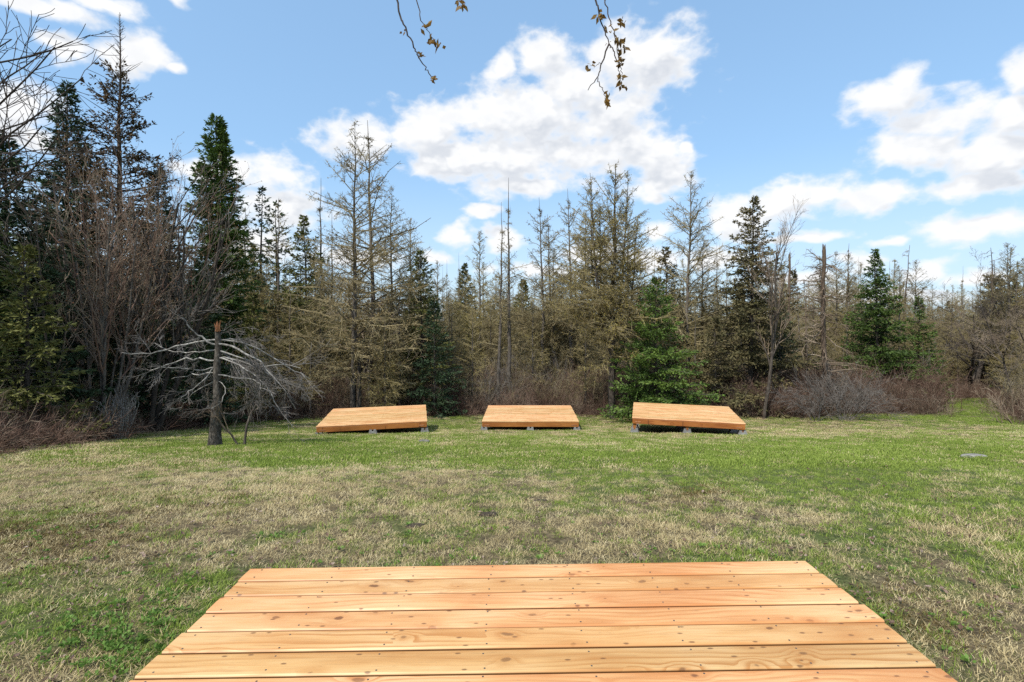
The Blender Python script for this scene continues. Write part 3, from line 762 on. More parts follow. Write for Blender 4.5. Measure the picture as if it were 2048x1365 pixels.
# ------------------------------------------------------------------ larches
LV = [larch(300, 12, 2.15, bud='bud_brown', buds=1.0, up0=-.1, per_m=12), larch(301, 12, 1.9, bud='bud_olive', buds=1.0), larch(302, 11, 2.0, bud='bud_brown', buds=1.0, base=.2, ragged=.45, spire=.06, per_m=10),
      larch(303, 10, .95, bud='bud_brown', buds=.6, base=.25, per_m=10, spire=.14, ragged=.5), larch(304, 10, 1.8, bud='bud_olive', buds=1.4, base=.08), larch(305, 9, 1.4, bud='bud_olive', buds=1.1, base=.1, per_m=10),
      larch(306, 10.3, 2.3, bud='bud_olive', buds=1.0, forks=5, base=.22, up0=-.1, up1=.9, rt=.16, bark='bark'), larch(307, 11, 2.2, bud='bud_brown', buds=.6, base=.15, bark='bark_grey', up1=.9)]
LH = [12, 12, 11, 10, 10, 9, 10.3, 11]
lar = [
    (706, 245, 20.8, 0, 'tall sparse larch with wide dark boughs behind the left platform'),
    (745, 238, 22.6, 2, 'taller of the twin larches, thin and close behind its wide neighbour'),
    (775, 372, 24.0, 1, 'olive larch on the right shoulder of the twin tall larches'),
    (822, 436, 25.5, 7, 'bare larch with a double spire left of the gap of sky'),
    (650, 356, 30.0, 3, 'needle thin dead spire left of the twin larches'),
    (663, 425, 31.5, 3, 'shorter thin spire beside the needle thin one, left of the twin larches'),
    (580, 555, 22.0, 5, 'low olive larch in front of the two open pines'),
    (640, 520, 24.0, 4, 'bushy olive larch left behind the wide-boughed larch'),
    (800, 540, 22.0, 5, 'low bushy larch right of the wide-boughed larch'),
    (960, 462, 29.0, 4, 'olive larch left of the pair of thin dark spires'),
    (995, 405, 23.5, 3, 'left of two thin dark spires above the middle platform'),
    (1020, 358, 23.8, 3, 'taller right one of two thin dark spires above the middle platform'),
    (1088, 395, 26.5, 2, 'slender bare larch right of the two thin dark spires'),
    (1103, 428, 28.0, 2, 'shorter slender larch touching the one right of the spires'),
    (1145, 378, 27.0, 2, 'slender larch with dark spire just left of the big olive larch'),
    (1168, 420, 29.5, 7, 'thin larch squeezed against the left flank of the big olive larch'),
    (1226, 328, 20.2, 6, 'big many-forked olive larch with a dark trunk left of the green fir'),
    (1262, 400, 24.0, 1, 'olive larch hidden behind the big many-forked larch'),
    (1376, 343, 24.5, 7, 'tall grey bare larch behind the bright green fir'),
    (1400, 470, 26.0, 1, 'lower larch on the right side of the tall grey one'),
    (1432, 485, 30.0, 3, 'thin dead spire between tall grey larch and brown spruce'),
    (1455, 520, 28.0, 5, 'short brown larch left of the brown spruce'),
    (905, 590, 26.0, 5, 'low brown larch in the gap behind the left and middle platforms'),
    (945, 620, 22.5, 5, 'young olive larch left behind the middle platform'),
    (1065, 600, 24.5, 5, 'young brown larch straight behind the middle platform'),
    (1170, 600, 22.5, 5, 'young larch right behind the middle platform'),
    (1280, 600, 22.0, 4, 'brown larch pressed against the left of the bright green fir'),
    (1390, 600, 22.5, 4, 'brown larch pressed against the right of the bright green fir'),
    (540, 640, 19.5, 5, 'small olive larch right of the broken pale tree'),
    (620, 640, 20.5, 5, 'small olive larch between broken tree and wide-boughed larch'),
    (770, 610, 20.5, 4, 'leafless low larch directly behind the left platform'),
    (1600, 560, 27.0, 2, 'thin bare larch between birch and broken snag'),
    (1905, 570, 34.0, 1, 'brown larch above the grass path on the right'),
    (1955, 590, 36.0, 4, 'brown larch behind the crooked bare tree'),
    (2040, 570, 32.0, 4, 'brown larch at the right edge behind the bare branches'),
    (1870, 640, 29.0, 4, 'low brown larch right of the smaller fir'),
    (1830, 520, 30.0, 7, 'thin brown larch rising behind the broad green fir'),
    (1695, 600, 28.0, 5, 'short brown larch between the snag and the broad green fir'),
]
rnd = random.Random(4)
for px, top, y, v, lab in lar:
    H = height_for(top, px, y); s = H / LH[v]
    thing('larch_tree', LV[v], stand(px, y), rnd.uniform(0, 6.28), (max(s, .75 * s), s, s) if v != 3 else (s * .9, s * .9, s), lab, group='leafless larches along the edge of the wood')
FARP = [(872, 'far thin spire, leftmost of four in the gap of sky left of centre'), (884, 'far thin spire, second of four in the gap of sky left of centre'), (893, 'far thin spire, third of four in the gap of sky left of centre'), (914, 'far thin spire, rightmost of four in the gap of sky left of centre'),
        (1560, 'far thin spire behind the leafless birch'), (1585, 'far thin spire behind the short grey dead pole'), (1715, 'far thin spire just left of the broad green fir'), (1780, 'far thin spire just right of the broad fir tip'), (1930, 'far thin spire above the grass path on the right'),
        (1310, 'far thin spire above the tip of the bright green fir'), (1480, 'far thin spire left of the brown spruce tip'), (700, 'far thin spire behind the wide-boughed larch'), (590, 'far thin spire between open pines and olive pine')]
for px, lab in FARP:
    y = 45 + 6 * rnd.random(); H = height_for(515 + rnd.uniform(-12, 40), px, y); s = H / 10
    thing('larch_tree', LV[3], stand(px, y), rnd.uniform(0, 6.28), (s * .7, s * .7, s), lab, group='far thin larch spires')

# ------------------------------------------------------------------ dead snags
def snag(seed, H, r, L, n, broken=True, mat='bark_snag'):
    rng = np.random.default_rng(seed); T = trunk_line(H, 12, .004, rng); tm, bm = MB(), MB()
    rr = np.linspace(r, r * (.62 if broken else .08), 12)[None]; tm.tubes(T, rr, 9)
    if broken:                                             # jagged torn top
        for k in range(7):
            a = k / 7 * 6.28; p = T[0, -1] + np.array([math.cos(a), math.sin(a), 0]) * r * .4; h = rng.uniform(.05, .28)
            tm.tubes(np.array([[p - [0, 0, .1], p + [rng.normal() * .02, rng.normal() * .02, h]]]), np.array([[r * .3, .008]]), 4)
    tt = rng.uniform(.25, .98, n); A, _ = poly_at(T, np.zeros(n, int), tt); az = rng.uniform(0, 6.28, n); ev = rng.normal(size=n) * .3 + .05
    D = np.stack([np.cos(az) * np.cos(ev), np.sin(az) * np.cos(ev), np.sin(ev)], 1); LL = L * rng.uniform(.25, 1, n) * (1.15 - .6 * tt)
    Pb = curves(A, D, LL, 6, rng.normal(size=n) * .12 - .12, .04, rng); bm.tubes(Pb, np.linspace(1, .25, 6)[None] * (.011 + .015 * LL)[:, None], 4)
    bi = np.repeat(np.arange(n), 7); p, d = poly_at(Pb, bi, rng.uniform(.2, 1, len(bi))); d2 = side_dirs(d, rng.uniform(.4, 1.1, len(bi)), rng, .3, -.15)
    l2 = LL[bi] * rng.uniform(.1, .4, len(bi)); P2 = curves(p, d2, l2, 3, np.full(len(bi), -.2), .06, rng); bm.tubes(P2, np.array([[.006, .005, .003]]) * np.ones((len(bi), 1)), 3)
    ci = np.repeat(np.arange(len(bi)), 4); p3, d3 = poly_at(P2, ci, rng.random(len(ci))); bm.slivers(p3, p3 + side_dirs(d3, rng.uniform(.4, 1.2, len(ci)), rng) * rng.uniform(.06, .25, len(ci))[:, None], .009, rng)
    return [('trunk', tm.mesh('trunk', M[mat], True)), ('branches', bm.mesh('branches', M['twig_brown' if mat == 'bark_snag' else 'twig_grey']))]


for i, (px, top, y, r, L, n, br, lab) in enumerate([
        (1648, 500, 21.0, .115, 1.9, 90, True, 'broken brown snag with torn top and ragged dead branches'),
        (1690, 488, 29.0, .09, .5, 22, False, 'thin bare dead pole between the torn snag and the broad fir'),
        (1587, 512, 28.0, .09, .9, 18, True, 'short grey dead pole left of the torn snag'),
        (1797, 490, 31.0, .10, 1.0, 26, False, 'thin leaning dead conifer just right of the broad green fir'),
        (1615, 560, 23.0, .07, 1.5, 30, False, 'dead twiggy conifer close beside the torn snag'),
        (1985, 495, 38.5, .16, 1.1, 30, False, 'dead spire standing above the crooked bare tree')]):
    H = height_for(top, px, y); thing('dead_tree', snag(400 + i, H, r, L, n, br), stand(px, y), 0, 1, lab, tilt=(0, .05 if i == 3 else 0))

# ------------------------------------------------------------------ bare broadleaf trees and thickets
def bare(name, px, y, top, label, seed, stems, spread, spec, r0, mats=('bark', 'twig_brown', 'twig_brown'), lean=(0, 0), minr=.0035, jit=.25, buds=None, group=None):
    rng = np.random.default_rng(seed); loc = stand(px, y); H = height_for(top, px, y); out = []
    for k in range(stems):
        a = k / stems * 6.28 + rng.uniform(-.5, .5); sp = spread * rng.uniform(.3, 1.1)
        d = np.array([math.cos(a) * sp + lean[0], math.sin(a) * sp + lean[1], 1.0]); st = np.array([math.cos(a), math.sin(a), 0]) * jit * (rng.random() if stems > 1 else 0); st[2] = -.12
        grow(rng, st, d, H * rng.uniform(.72, 1.0) * (.8 if stems > 1 else .75), r0 * rng.uniform(.6, 1.1), spec, 0, out)
    zmax = max(P[:, 2].max() for _, P, _ in out); k = H / zmax                    # bring the tips to the height seen
    out = [(l, P * np.array([1, 1, k]), R) for l, P, R in out]
    parts = polys_to_parts(out, mats, ('trunk', 'branches', 'twigs'), minr=minr)
    if buds:
        bm = MB(); tips = np.array([P[-1] for l, P, R in out if l >= len(spec) - 1]); tp = np.repeat(tips, 1, 0); bm.diamonds(tp + rng.normal(size=tp.shape) * .03, rng.normal(size=tp.shape), .05, .03, rng)
        parts.append(('crown', bm.mesh('crown', M[buds])))
    o = thing(name, parts, loc, 0, 1, label, 'shrub' if 'shrub' in name else 'tree', group)
    if 'shrub' in name:
        for ch in o.children:
            if ch.name.startswith(('branches', 'twigs')): ch['kind'] = 'stuff'
    return o


THICK = [(7, .05, .03, 8, .5, .42, .25), (5, .08, .04, 6, .55, .5, .15), (4, .1, .03, 4, .6, .5, .15), (2, .12, .02, 0, .6, .5, .1)]
bare('bare_tree', 205, 13.6, 268, 'wide reddish thicket of many bare upright stems on the left', 501, 12, .34, THICK, .05, ('bark_grey', 'twig_red', 'twig_brown'), buds='bud_rust', minr=.0036)
bare('bare_tree', 120, 12.2, 330, 'grey bare tree in front of the dark firs at far left', 502, 1, .2, THICK, .04, ('bark', 'bark', 'twig_brown'))
bare('bare_tree', 300, 15.0, 305, 'dark bare tree leaning to the right toward the tall green spruce', 503, 3, .2, THICK, .085, ('bark', 'bark', 'twig_grey'), lean=(.30, 0))
bare('bare_tree', 262, 15.5, 250, 'slim bare multi-stemmed tree under the bare-tipped conifer', 511, 6, .25, THICK, .045, ('bark', 'twig_red', 'twig_brown'), buds='bud_rust')
bare('bare_tree', 1527, 20.3, 392, 'leafless birch with crooked base beside the right platform', 504, 1, .1, [(9, .10, .04, 17, .5, .42, .3), (6, .09, .07, 9, .6, .45, .2), (4, .1, .05, 6, .6, .5, .15), (2, .12, .02, 0, .6, .5, .1)], .078, ('bark', 'bark', 'twig_brown'), lean=(.07, 0))
APPLE = [(6, .16, .03, 8, .8, .62, .3), (6, .16, .05, 7, .75, .5, .2), (4, .16, .03, 6, .7, .5, .15), (3, .16, .02, 4, .7, .5, .1), (2, .1, .0, 0, .6, .5, .1)]
bare('bare_tree', 1950, 30.5, 545, 'crooked bare tree with several dark trunks right of the grass path', 505, 4, .5, APPLE, .15, ('bark', 'bark', 'bark'))
bare('bare_tree', 2062, 22.0, 480, 'bare tree at the right edge with upswept grey branches', 506, 3, .3, APPLE, .07, ('bark', 'bark', 'twig_brown'))
bare('bare_tree', 715, 20.3, 520, 'dark forking bare tree straight behind the left platform', 507, 1, .1, APPLE, .13, ('bark', 'bark', 'twig_brown'))
SHR = [(5, .07, .02, 7, .5, .5, .2), (4, .09, .02, 5, .55, .5, .15), (3, .1, .0, 3, .6, .5, .1)]
bare('bare_shrub', 238, 12.2, 765, 'pale grey many-stemmed shrub at the lawn edge left of the broken tree', 508, 16, .45, [(6, .04, .03, 5, .35, .5, .3), (4, .07, .03, 4, .4, .5, .2), (2, .08, .0, 0, .5, .5, .1)], .013, ('bark_pale', 'bark_pale', 'twig_grey'), jit=.10, minr=.0038)
bare('bare_shrub', 484, 10.05, 700, 'small dark crooked sapling right of the broken pale tree', 509, 2, .25, [(6, .16, .02, 6, .7, .5, .35), (4, .14, .02, 6, .6, .5, .2), (3, .12, .0, 4, .6, .5, .1)], .028, ('bark', 'twig_brown', 'twig_brown'), jit=.08, minr=.003)
bare('bare_shrub', 1690, 19.6, 705, 'silvery grey tangled shrub at the foot of the torn snag', 510, 14, .75, [(5, .13, -.03, 10, .7, .55, .2), (4, .14, -.04, 8, .7, .5, .15), (3, .14, -.03, 5, .6, .5, .1)], .017, ('twig_grey', 'twig_grey', 'twig_grey'), jit=.4)
bare('bare_shrub', 1632, 19.4, 720, 'grey drooping dead shrub in front of the torn snag', 512, 9, .6, [(5, .13, -.05, 10, .7, .55, .2), (4, .14, -.05, 6, .7, .5, .15), (3, .14, -.03, 4, .6, .5, .1)], .016, ('twig_grey', 'twig_grey', 'twig_grey'), jit=.3)
bare('bare_shrub', 2030, 18.2, 770, 'low brown shrub beside the path at the right edge', 513, 10, .8, SHR, .02, ('twig_brown', 'twig_brown', 'twig_brown'), jit=.4)

# ------------------------------------------------------------------ the broken pale tree on the lawn
rng = np.random.default_rng(77); AY = 10.0; ax, ay, az_ = stand(430, AY); org = np.array([ax, ay, az_])
e = thing('broken_tree', [], (ax, ay, az_), 0, 1, 'broken tree on the lawn with torn orange top and drooping pale branches', 'tree')
tz = height_for(655, 430, AY)
T = np.array([[[0, 0, -.12], [0, 0, .05], [0, .0, .25], [.02, 0, .6], [.05, 0, 1.0], [.03, .01, 1.5], [.06, .01, 1.95], [.05, .0, tz]]])
tm = MB(); tm.tubes(T, np.array([[.17, .13, .11, .095, .078, .068, .058, .046]]), 12)
link('trunk', tm.mesh('trunk', M['bark_mid'], True), e)
sm = MB()
for k in range(11):
    a = rng.uniform(0, 6.28); p = T[0, -1] + np.array([math.cos(a), math.sin(a), 0]) * rng.uniform(.01, .06)
    sm.tubes(np.array([[p - [0, 0, .08], p + [rng.normal() * .03, rng.normal() * .03, rng.uniform(.03, .14)]]]), np.array([[.028, .004]]), 4)
link('torn_top', sm.mesh('torn_top', M['splinter']), e)
limbs = [  # photo pixels from the trunk outwards, depth offset at the tip
    ([(433, 690), (400, 678), (375, 650), (364, 634)], -.3, .032), ([(430, 680), (380, 684), (330, 700), (290, 710), (248, 704)], -.5, .03), ([(430, 722), (380, 716), (340, 728), (300, 741)], .3, .026),
    ([(430, 735), (395, 742), (360, 738), (320, 735)], -.6, .022), ([(428, 745), (390, 750), (345, 756)], .5, .02), ([(428, 730), (410, 760), (380, 780), (364, 796)], -.5, .018),
    ([(437, 688), (470, 695), (510, 715), (540, 740), (560, 770)], -.4, .034), ([(437, 680), (480, 684), (530, 705), (580, 735), (620, 760)], .5, .03), ([(436, 720), (470, 716), (510, 735), (560, 728), (600, 735)], .2, .028),
    ([(437, 690), (465, 672), (490, 690), (520, 730), (545, 790)], .7, .025), ([(437, 750), (470, 756), (515, 762), (525, 780)], -.5, .022), ([(436, 672), (445, 665), (452, 655)], .1, .022),
    ([(434, 760), (450, 770), (445, 800), (420, 822)], -.4, .016), ([(437, 700), (475, 725), (505, 765), (520, 815)], .9, .026), ([(437, 715), (480, 730), (530, 765), (560, 820)], -.2, .024), ([(432, 700), (400, 705), (350, 705), (310, 690)], .8, .022),
    ([(437, 700), (500, 722), (560, 762), (590, 815)], .3, .024), ([(430, 760), (405, 775), (372, 800), (360, 820)], .6, .016)]
spec = [(4, .10, -.03, 7, .75, .5, .1), (3, .13, -.04, 5, .7, .5, .1), (3, .14, -.03, 3, .6, .5, .1)]
for pts, dep, r in limbs:
    lm, tw = MB(), MB(); allp = []
    n = len(pts); Pp = np.array([px3(px, py, AY + dep * (i / (n - 1)) ** 1.2) - org for i, (px, py) in enumerate(pts)]); Pp[0] = [T[0, 5, 0], 0, Pp[0][2]]
    f = np.linspace(0, n - 1, 11); k = np.minimum(f.astype(int), n - 2); Q = Pp[k] + (Pp[k + 1] - Pp[k]) * (f - k)[:, None]; Q[1:-1] = (Q[:-2] + Q[1:-1] * 2 + Q[2:]) / 4; Q[1:] += rng.normal(size=(10, 3)) * .015
    lm.tubes(Q[None], np.linspace(r * .75, r * .28, 11)[None], 6); ln = np.linalg.norm(np.diff(Pp, axis=0), axis=1).sum()
    right = pts[-1][0] > 440
    for j in range(int(ln * (4.5 if right else 3)) + 1):
        i0 = rng.integers(2, 10); d = Q[i0 + 1] - Q[i0]; d /= np.linalg.norm(d); q = side_dirs(d[None], np.array([rng.uniform(.4, 1.1)]), rng)[0]; q[2] -= .25 if right else .05
        grow(rng, Q[i0], q, rng.uniform(.25, .75) * (1.15 if right else .8), .0075, spec, 0, allp)
    br = link('branch', lm.mesh('branch', M['bark_pale'], True), e)
    key = {}
    for lv, P_, R_ in allp: key.setdefault(len(P_), []).append((P_, R_))
    for m_, lst in key.items(): tw.tubes(np.array([a for a, _ in lst]), np.maximum(np.array([b_ for _, b_ in lst]), .0021), 3)
    if tw.n: link('twigs', tw.mesh('twigs', M['twig_grey']), br)

# ------------------------------------------------------------------ tree off the left edge whose bare branches reach in
rng = np.random.default_rng(88); LX, LY = -10.6, 8.6; lz = float(ground_z(LX, LY)); org = np.array([LX, LY, lz])
e = thing('bare_tree', [], tuple(org), 0, 1, 'bare dark branches reaching in from beyond the upper left edge', 'tree')
T = trunk_line(8.0, 12, .006, rng); tm = MB(); tm.tubes(T, np.linspace(.17, .05, 12)[None], 9); link('trunk', tm.mesh('trunk', M['bark'], True), e)
allp = []
reach = [((90, 45), 5.9), ((100, 130), 5.2), ((150, 150), 4.6), ((40, 20), 6.4), ((70, 230), 4.2), ((130, 190), 4.0), ((60, 330), 3.2), ((120, 340), 3.0), ((30, 90), 5.6), ((20, 300), 3.6), ((170, 290), 3.2), ((60, 160), 4.8)]
BS = [(8, .10, .01, 6, .7, .38, .25), (5, .13, .03, 5, .65, .5, .15), (3, .13, .03, 3, .6, .5, .1)]
for (px, py), h in reach:
    tip = px3(px, py, LY + rng.uniform(-.8, .8)) - org; a, _ = poly_at(T, np.array([0]), np.array([min(h / 8.0, .98)])); d = tip - a[0]
    grow(rng, a[0], d, np.linalg.norm(d) * 1.02, .026, BS, 0, allp)
for n_, me_ in polys_to_parts(allp, ('bark', 'twig_dark'), ('branches', 'twigs'), (5, 4, 3), (0, 1, 1), .005): link(n_, me_, e)

# ------------------------------------------------------------------ tree beside the platform, its budding twigs hang into the top of the view
rng = np.random.default_rng(91); BXx, BYy = 2.3, -4.2; bz = float(ground_z(BXx, BYy)); org = np.array([BXx, BYy, bz]); HY_ = 2.05
e = thing('birch_tree', [], tuple(org), 0, 1, 'budding hanging twigs dangling into view from the tree overhead', 'tree')
T = trunk_line(8.5, 12, .004, rng); tm = MB(); tm.tubes(T, np.linspace(.15, .03, 12)[None], 10); link('trunk', tm.mesh('trunk', M['bark'], True), e)
forks = [np.array([[0, 0, 3.0], [-.1, 1.6, 3.7], [-.35, 3.4, 4.0], [-.8, 4.9, 3.95], [-1.6, 5.9, 3.8], [-2.4, 6.25, 3.62], [-2.9, 6.4, 3.5]]),
         np.array([[-.35, 3.4, 4.0], [-.5, 4.4, 4.05], [-.9, 5.3, 3.95], [-1.4, 5.9, 3.8], [-1.85, 6.25, 3.6], [-1.95, 6.4, 3.5], [-1.8, 6.6, 3.4]])]
forks[0][0, :2] = poly_at(T, np.array([0]), np.array([3.0 / 8.5]))[0][0, :2]
for q, fk in enumerate(forks):
    lm = MB(); f = np.linspace(0, 6, 25); k = np.minimum(f.astype(int), 5); Q = fk[k] + (fk[k + 1] - fk[k]) * (f - k)[:, None]; Q[2:-2] = (Q[:-4] + Q[1:-3] + Q[2:-2] + Q[3:-1] + Q[4:]) / 5; Q[2:-1] += rng.normal(size=(22, 3)) * .012
    lm.tubes(Q[None], np.interp(np.arange(25), [0, 9, 24], [.032, .012, .005] if q == 0 else [.011, .009, .005])[None], 7); link('limb', lm.mesh('limb', M['bark'], True), e); forks[q] = Q


def hang(pts, r, start_on_limb=True):
    Pp = [px3(px, py, HY_) - org for px, py in pts]
    if start_on_limb:
        al = np.concatenate(forks); top = al[np.argmin(np.linalg.norm(al - (Pp[0] + [0, 0, .25]), axis=1))]
        Pp = [top, top * .45 + Pp[0] * .55 + [.0, 0, .05]] + Pp
    Pp = np.array(Pp); n = len(Pp); f = np.linspace(0, n - 1, 4 * n); k = np.minimum(f.astype(int), n - 2); Q = Pp[k] + (Pp[k + 1] - Pp[k]) * (f - k)[:, None]
    Q[1:-1] = (Q[:-2] + 2 * Q[1:-1] + Q[2:]) / 4; Q[1:-1] += rng.normal(size=(4 * n - 2, 3)) * .003
    tw = MB(); tw.tubes(Q[None], np.linspace(r, r * .4, 4 * n)[None], 5); link('twig', tw.mesh('twig', M['twig_dark'], True), e)


def bud(px, py, n=7, s=.022):
    c_ = px3(px, py, HY_) - org
    A = np.repeat(c_[None], n, 0) + rng.normal(size=(n, 3)) * .007; D = rng.normal(size=(n, 3)); D[:, 2] -= .5
    bd = MB(); bd.diamonds(A, D, rng.uniform(.7, 1.4, n) * s, s * .6, rng); link('bud', bd.mesh('bud', M['leaf_bud']), e)


hang([(795, 0), (800, 32), (812, 62), (828, 92), (836, 112), (850, 138), (864, 156)], .0048)
hang([(830, -20), (838, 28), (849, 52), (862, 72), (876, 92)], .0030)
hang([(905, -30), (917, -2), (928, 10)], .0028)
hang([(1190, -10), (1196, 20), (1205, 50), (1218, 88)], .0055)
hang([(1218, 88), (1204, 125), (1196, 156), (1176, 181)], .0036, False); hang([(1196, 156), (1206, 182), (1214, 198)], .0022, False)
hang([(1218, 88), (1228, 106), (1240, 132), (1244, 150)], .0030, False); hang([(1204, 125), (1192, 130), (1180, 130)], .0016, False)
hang([(1203, -10), (1212, 12), (1222, 50), (1234, 90), (1236, 130), (1240, 160)], .0034)
for px, py, n, s in [(864, 157, 10, .022), (838, 112, 6, .02), (809, 63, 5, .017), (849, 54, 6, .024), (866, 80, 10, .028), (876, 90, 9, .026), (925, 10, 9, .03), (917, 3, 6, .02), (1199, 28, 8, .03), (1196, 36, 4, .026), (1242, 43, 7, .028), (1221, 62, 6, .02),
                     (1238, 79, 9, .03), (1246, 96, 9, .034), (1240, 90, 6, .026), (1239, 118, 7, .022), (1236, 132, 7, .022), (1240, 152, 9, .024), (1243, 166, 9, .026), (1182, 130, 7, .024), (1214, 204, 10, .026), (1212, 192, 8, .02), (1218, 88, 4, .012)]:
    bud(px, py, n, s)


# ------------------------------------------------------------------ scattered stuff: undergrowth, far wood, grass
def scatter(name, protos, pts, rz, sc, idx, label, cat, kind='stuff', tilt=None):
    """one object; geometry nodes put copies of the small meshes in protos on its points"""
    c = bpy.data.collections.new(name + '_pieces')
    for i, ms in enumerate(protos):
        o = bpy.data.objects.new('%s_piece_%02d' % (name, i), ms); c.objects.link(o)
    N = len(pts); me_ = bpy.data.meshes.new(name); me_.vertices.add(N); me_.vertices.foreach_set('co', np.asarray(pts, np.float32).reshape(-1))
    rot = np.zeros((N, 3), np.float32); rot[:, 2] = rz
    if tilt is not None: rot[:, :2] = tilt
    a = me_.attributes.new('rot', 'FLOAT_VECTOR', 'POINT'); a.data.foreach_set('vector', rot.reshape(-1))
    a = me_.attributes.new('scl', 'FLOAT', 'POINT'); a.data.foreach_set('value', np.asarray(sc, np.float32))
    a = me_.attributes.new('pick', 'INT', 'POINT'); a.data.foreach_set('value', np.asarray(idx, np.int32))
    o = link(name, me_); tag(o, label, cat, kind=kind)
    ng = bpy.data.node_groups.new(name + '_scatter', 'GeometryNodeTree')
    ng.interface.new_socket('Geometry', in_out='INPUT', socket_type='NodeSocketGeometry'); ng.interface.new_socket('Geometry', in_out='OUTPUT', socket_type='NodeSocketGeometry')
    n = NT(ng); a_in = n.n.new('NodeGroupInput'); a_out = n.n.new('NodeGroupOutput')
    ci = n.n.new('GeometryNodeCollectionInfo'); ci.inputs['Collection'].default_value = c; ci.inputs['Separate Children'].default_value = True; ci.inputs['Reset Children'].default_value = True
    ip = n.n.new('GeometryNodeInstanceOnPoints'); ip.inputs['Pick Instance'].default_value = True
    def attr(nm, dt):
        q = n.n.new('GeometryNodeInputNamedAttribute'); q.data_type = dt; q.inputs[0].default_value = nm; return q.outputs[0]
    n.l.new(a_in.outputs[0], ip.inputs['Points']); n.l.new(ci.outputs[0], ip.inputs['Instance']); n.l.new(attr('pick', 'INT'), ip.inputs['Instance Index'])
    n.l.new(attr('rot', 'FLOAT_VECTOR'), ip.inputs['Rotation']); n.l.new(attr('scl', 'FLOAT'), ip.inputs['Scale']); n.l.new(ip.outputs[0], a_out.inputs[0])
    md = o.modifiers.new('scatter', 'NODES'); md.node_group = ng
    return o


def clump(seed, H, stems, spread, jit, arch, mat, kids=6, w=.007, side=3):
    """multi-stemmed twiggy clump of undergrowth"""
    rng = np.random.default_rng(seed); m_ = MB(); n = stems
    a = rng.uniform(0, 6.28, n); sp = spread * rng.uniform(.1, 1.1, n); D = np.stack([np.cos(a) * sp, np.sin(a) * sp, np.ones(n)], 1); D /= np.linalg.norm(D, axis=1, keepdims=True)
    A = np.stack([rng.normal(size=n) * jit, rng.normal(size=n) * jit, np.full(n, -.08)], 1); L = H * rng.uniform(.5, 1.1, n)
    P_ = curves(A, D, L, 6, np.full(n, arch) * rng.uniform(.3, 1.4, n), .03, rng); m_.tubes(P_, np.linspace(1, .35, 6)[None] * (w * rng.uniform(.7, 1.4, n))[:, None], side)
    bi = np.repeat(np.arange(n), kids); p, d = poly_at(P_, bi, rng.uniform(.2, 1, len(bi))); d2 = side_dirs(d, rng.uniform(.4, 1, len(bi)), rng, 0, .05)
    l2 = L[bi] * rng.uniform(.12, .4, len(bi)); P2 = curves(p, d2, l2, 3, rng.normal(size=len(bi)) * .15, .06, rng); m_.tubes(P2, np.array([[.6, .5, .35]]) * w * np.ones((len(bi), 1)), 3)
    ci = np.repeat(np.arange(len(bi)), 4); p3, d3 = poly_at(P2, ci, rng.random(len(ci))); m_.slivers(p3, p3 + side_dirs(d3, rng.uniform(.4, 1.1, len(ci)), rng) * rng.uniform(.08, .3, len(ci))[:, None] * min(1, H), w * 1.1, rng)
    return m_.mesh('clump', M[mat])


rng = np.random.default_rng(2)


def sample_wood(n, depth0, depth1, amin=-.98, amax=.98, pw=1.0):
    a = rng.uniform(amin, amax, n); r = np.interp(a, EANG, ERAD) + depth0 + (depth1 - depth0) * rng.random(n) ** pw
    x = np.sin(a) * r; y = np.cos(a) * r
    k = (beyond(x, y) > depth0 - .6) & ~in_deck(x, y, .7)
    return x[k], y[k]


# upright reddish canes along the edge
canes = [clump(600 + i, 1.5, 16, .35, .35, -.15, m_, 5, .0065) for i, m_ in enumerate(('twig_dead', 'twig_brown', 'twig_red', 'twig_dead'))]
x, y = sample_wood(1150, .3, 5.5); dl = beyond(x, y)
x2, y2 = sample_wood(800, .2, 4.5, .42, .70); x = np.concatenate([x, x2]); y = np.concatenate([y, y2]); dl = beyond(x, y)
an = np.arctan2(x, y); k = ~((an > -.32) & (an < .22) & (rng.random(len(x)) < .5)); x, y, dl = x[k], y[k], dl[k]
sc_ = np.where(np.arctan2(x, y) < -.4, .6, np.where(np.arctan2(x, y) > .69, .6, 1)) * np.clip(.55 + dl * .22, .5, 1.2) * rng.uniform(.6, 1.25, len(x))
scatter('undergrowth', canes, np.stack([x, y, ground_z(x, y)], 1), rng.uniform(0, 6.28, len(x)), sc_, rng.integers(0, 4, len(x)), 'reddish brown canes and brush along the foot of the wood', 'undergrowth')
# fallen dead brush, low and tangled
logs = [clump(620 + i, 1.2, 14, 2.6, .5, -.25, m_, 4, .008) for i, m_ in enumerate(('twig_dead', 'twig_dead', 'twig_brown'))]
x, y = sample_wood(750, -.05, 3.0); x2, y2 = sample_wood(420, -.1, 3.0, -.85, -.42); x = np.concatenate([x, x2]); y = np.concatenate([y, y2])
scatter('brushwood', logs, np.stack([x, y, ground_z(x, y)], 1), rng.uniform(0, 6.28, len(x)), rng.uniform(.35, 1.0, len(x)), rng.choice([0, 0, 1, 2], len(x)), 'low tangle of dead brown brush edging the lawn', 'brush')
# taller grey brown thicket inside the wood
thick = [clump(640 + i, 3.0, 15, .5, .3, -.12, m_, 9, .008) for i, m_ in enumerate(('twig_brown', 'twig_grey', 'twig_larch', 'twig_larch', 'twig_larch'))]
x, y = sample_wood(700, 1.2, 14, -.98, .98, 1.1); an = np.arctan2(x, y); k = (rng.random(len(x)) < np.where(an < -.42, .5, 1)) & ~((an > .69) & (an < .79)); x, y = x[k], y[k]
scatter('thicket', thick, np.stack([x, y, ground_z(x, y)], 1), rng.uniform(0, 6.28, len(x)), rng.uniform(.5, 1.2, len(x)) * np.clip(.5 + beyond(x, y) * .07, .5, 1), rng.integers(0, 5, len(x)), 'grey brown leafless thicket filling the wood between the trees', 'thicket')
